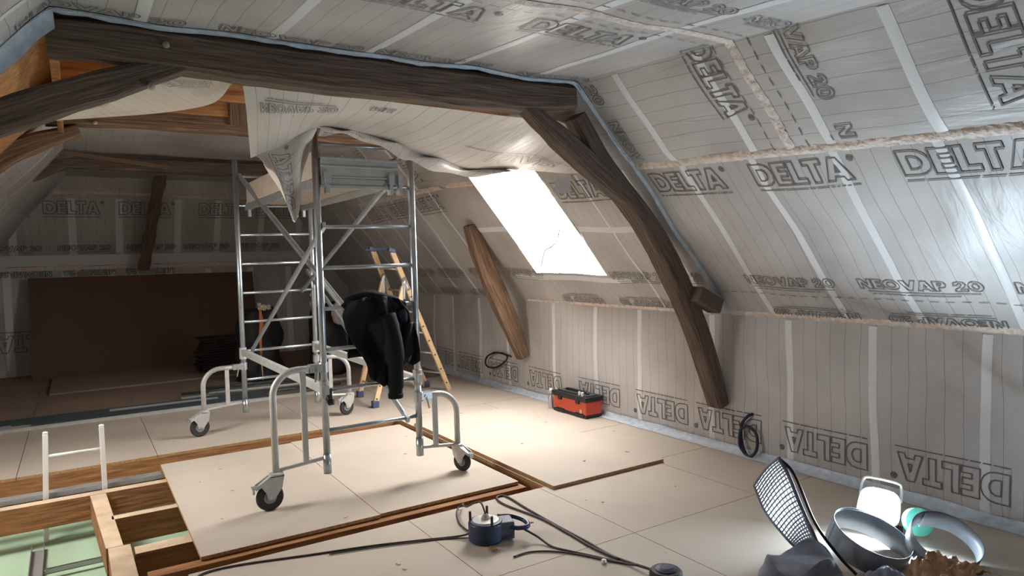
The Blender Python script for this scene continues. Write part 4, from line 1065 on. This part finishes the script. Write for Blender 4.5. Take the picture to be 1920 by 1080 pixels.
ft_.build('foot', M_BPL, lm)
mb = MB(); mb.lathe([(.055, 0), (.075, .004), (.075, .046), (.055, .05)], (3.83, 1.98, .085), (-.5, -.8, .35), 28); tag(mb.build('teal_disc', M_TEAL), 'teal green disc standing beside the glaring work lamp', 'tape roll')  # short teal green disc set next to the lamp

bgb = thing('mesh_bag', (3.0, 2.2, 0), 'grey fabric bag with an upright white mesh flap lit from behind by the work lamp', 'bag')
# curved mesh flap made of crossing strands
def fnM(u, v):
    # u across (left edge -> right edge), v bottom -> top
    Lp = smooth_path([(3.12, 2.20, .03), (3.05, 2.22, .10), (3.06, 2.36, .20), (3.02, 2.40, .34)], 6); Rp = smooth_path([(3.16, 2.10, .04), (3.072, 2.10, .193), (2.988, 2.10, .334), (2.898, 2.10, .50), (2.84, 2.11, .59)], 6)
    p_ = interp(Lp, v); q_ = interp(Rp, v); c = p_+(q_-p_)*u
    return c+V((.03, .02, .01))*math.sin(PI*u)*(.4+.6*v)
mb = MB(); NU, NV_ = 9, 26
for i in range(NU+1):
    mb.tube([fnM(i/NU, k/30) for k in range(31)], .0028, 5)
for j in range(NV_+1):
    mb.tube([fnM(k/12, j/NV_) for k in range(13)], .0042, 5)
mb.build('mesh_netting', M_GREY, bgb, smooth=True)
mb = MB(); mb.grid(lambda u, v: fnM(u, v)+V((.006, .012, .0)), 14, 30); mb.build('translucent_liner', M_MESHW, bgb, smooth=True)
mb = MB(); mb.tube([fnM(1, k/30) for k in range(31)], .010, 8); mb.tube([fnM(0, k/30) for k in range(31)], .007, 8); mb.tube([fnM(k/12, 1) for k in range(13)], .007, 6); mb.build('hem', M_TOTE, bgb, smooth=True)
def fnBag(u, v):
    a = u*2*PI; rx, ry = .30+.05*math.sin(v*3), .17
    r = (1-.25*v)*(1+.12*noise.noise(V((math.cos(a)*2, math.sin(a)*2, v*3))))
    return V((2.82+rx*.8*r*math.cos(a), 1.98+ry*.9*r*math.sin(a), .0+.15*v+.03*math.sin(a*3)*v))
mb = MB(); mb.grid(fnBag, 44, 14); mb.add([fnBag(i/44, 1) for i in range(44)], [tuple(range(44))]); mb.build('body', M_TOTE, bgb, smooth=True)
mb = MB(); mb.tube(smooth_path([fnM(1, 1), fnM(1, .75)+V((.02, -.02, 0)), (3.02, 2.04, .25), (3.12, 1.98, .08), (3.14, 1.9, .01)], 6), .008, 6); mb.build('strap', M_BPL, bgb, smooth=True)

def coil(c, r, w, tilt, label, name='strapping_coil', a0=0, a1=2*PI, m=M_GREY, t=.003, turns=1):
    mb = MB(); c = V(c); ax = V(tilt).normalized(); u = ax.orthogonal().normalized()
    u = (V((1, 0, 0))-ax*ax.x).normalized(); v = ax.cross(u); n = int(48*turns); vs = []
    for i in range(n+1):
        a = a0+(a1-a0)*turns*i/n; rr = r*(1+.03*math.sin(a*2.3))*(1-.02*a/PI)
        q = c+(u*math.cos(a)+v*math.sin(a))*rr; vs += [q-ax*w/2, q+ax*w/2]
    mb.add(vs, [(2*i, 2*i+1, 2*i+3, 2*i+2) for i in range(n)])
    return tag(mb.build(name, m, smooth=True, solid=t), label, 'strapping coil')
coil((3.38, 1.98, .085), .20, .12, (.08, -.36, .93), 'wide grey strapping coil directly in front of the work lamp', turns=1.4)
coil((3.64, 1.74, .09), .17, .10, (-.2, -.42, .88), 'grey strapping coil at the right of the crumpled brown film', turns=1.2)
cf = MB(); 
def fnC(u, v):
    x = 3.20+.38*u; y = 1.50+.22*v; q = noise.noise(V((u*5, v*5, 1))); q2 = noise.noise(V((u*13, v*11, 7)))
    return V((x+.03*q2, y+.03*q, .05+.035*q+.03*q2+.04*math.sin(PI*u)))
cf.grid(fnC, 26, 18); tag(cf.build('crumpled_film', M_BROWNP, solid=.002), 'crumpled orange brown film piled in front of the grey strapping coils', 'plastic film')
cg = MB(); cg.grid(lambda u, v: V((3.02+.26*u, 1.70+.14*v, .03+.05*math.sin(PI*u)*math.sin(PI*v)+.03*noise.noise(V((u*6, v*6, 2))))), 18, 12); tag(cg.build('grey_cloth', M_TOTE, smooth=True, solid=.004), 'small crumpled grey cloth between the mesh bag and the brown film', 'cloth')

# little chips and dust on the floor
rnd = random.Random(11)
ch = MB()
for k in range(60):
    x = rnd.uniform(.6, 4.2); y = rnd.uniform(1.6, 8.1)
    zz = .001
    if .45 < x < 2.7 and 3.7 < y < 6.55: zz = .004; 
    if .45 < x < 2.7 and (3.85 < y < 4.12 or y > 6.1 or x > 2.55): continue
    if 2.66 < x < 3.8 and 3.7 < y < 6.2: zz = .026
    s_ = rnd.uniform(.004, .014); a = rnd.uniform(0, 6)
    ch.obox((x, y, zz+.002), (math.cos(a), math.sin(a), 0), (-math.sin(a), math.cos(a), 0), (0, 0, 1), s_, s_*.45, .002)
tag(ch.build('wood_chips', M_JTOP), 'tiny wood chips and dust scattered over the floor', 'debris', kind='stuff')
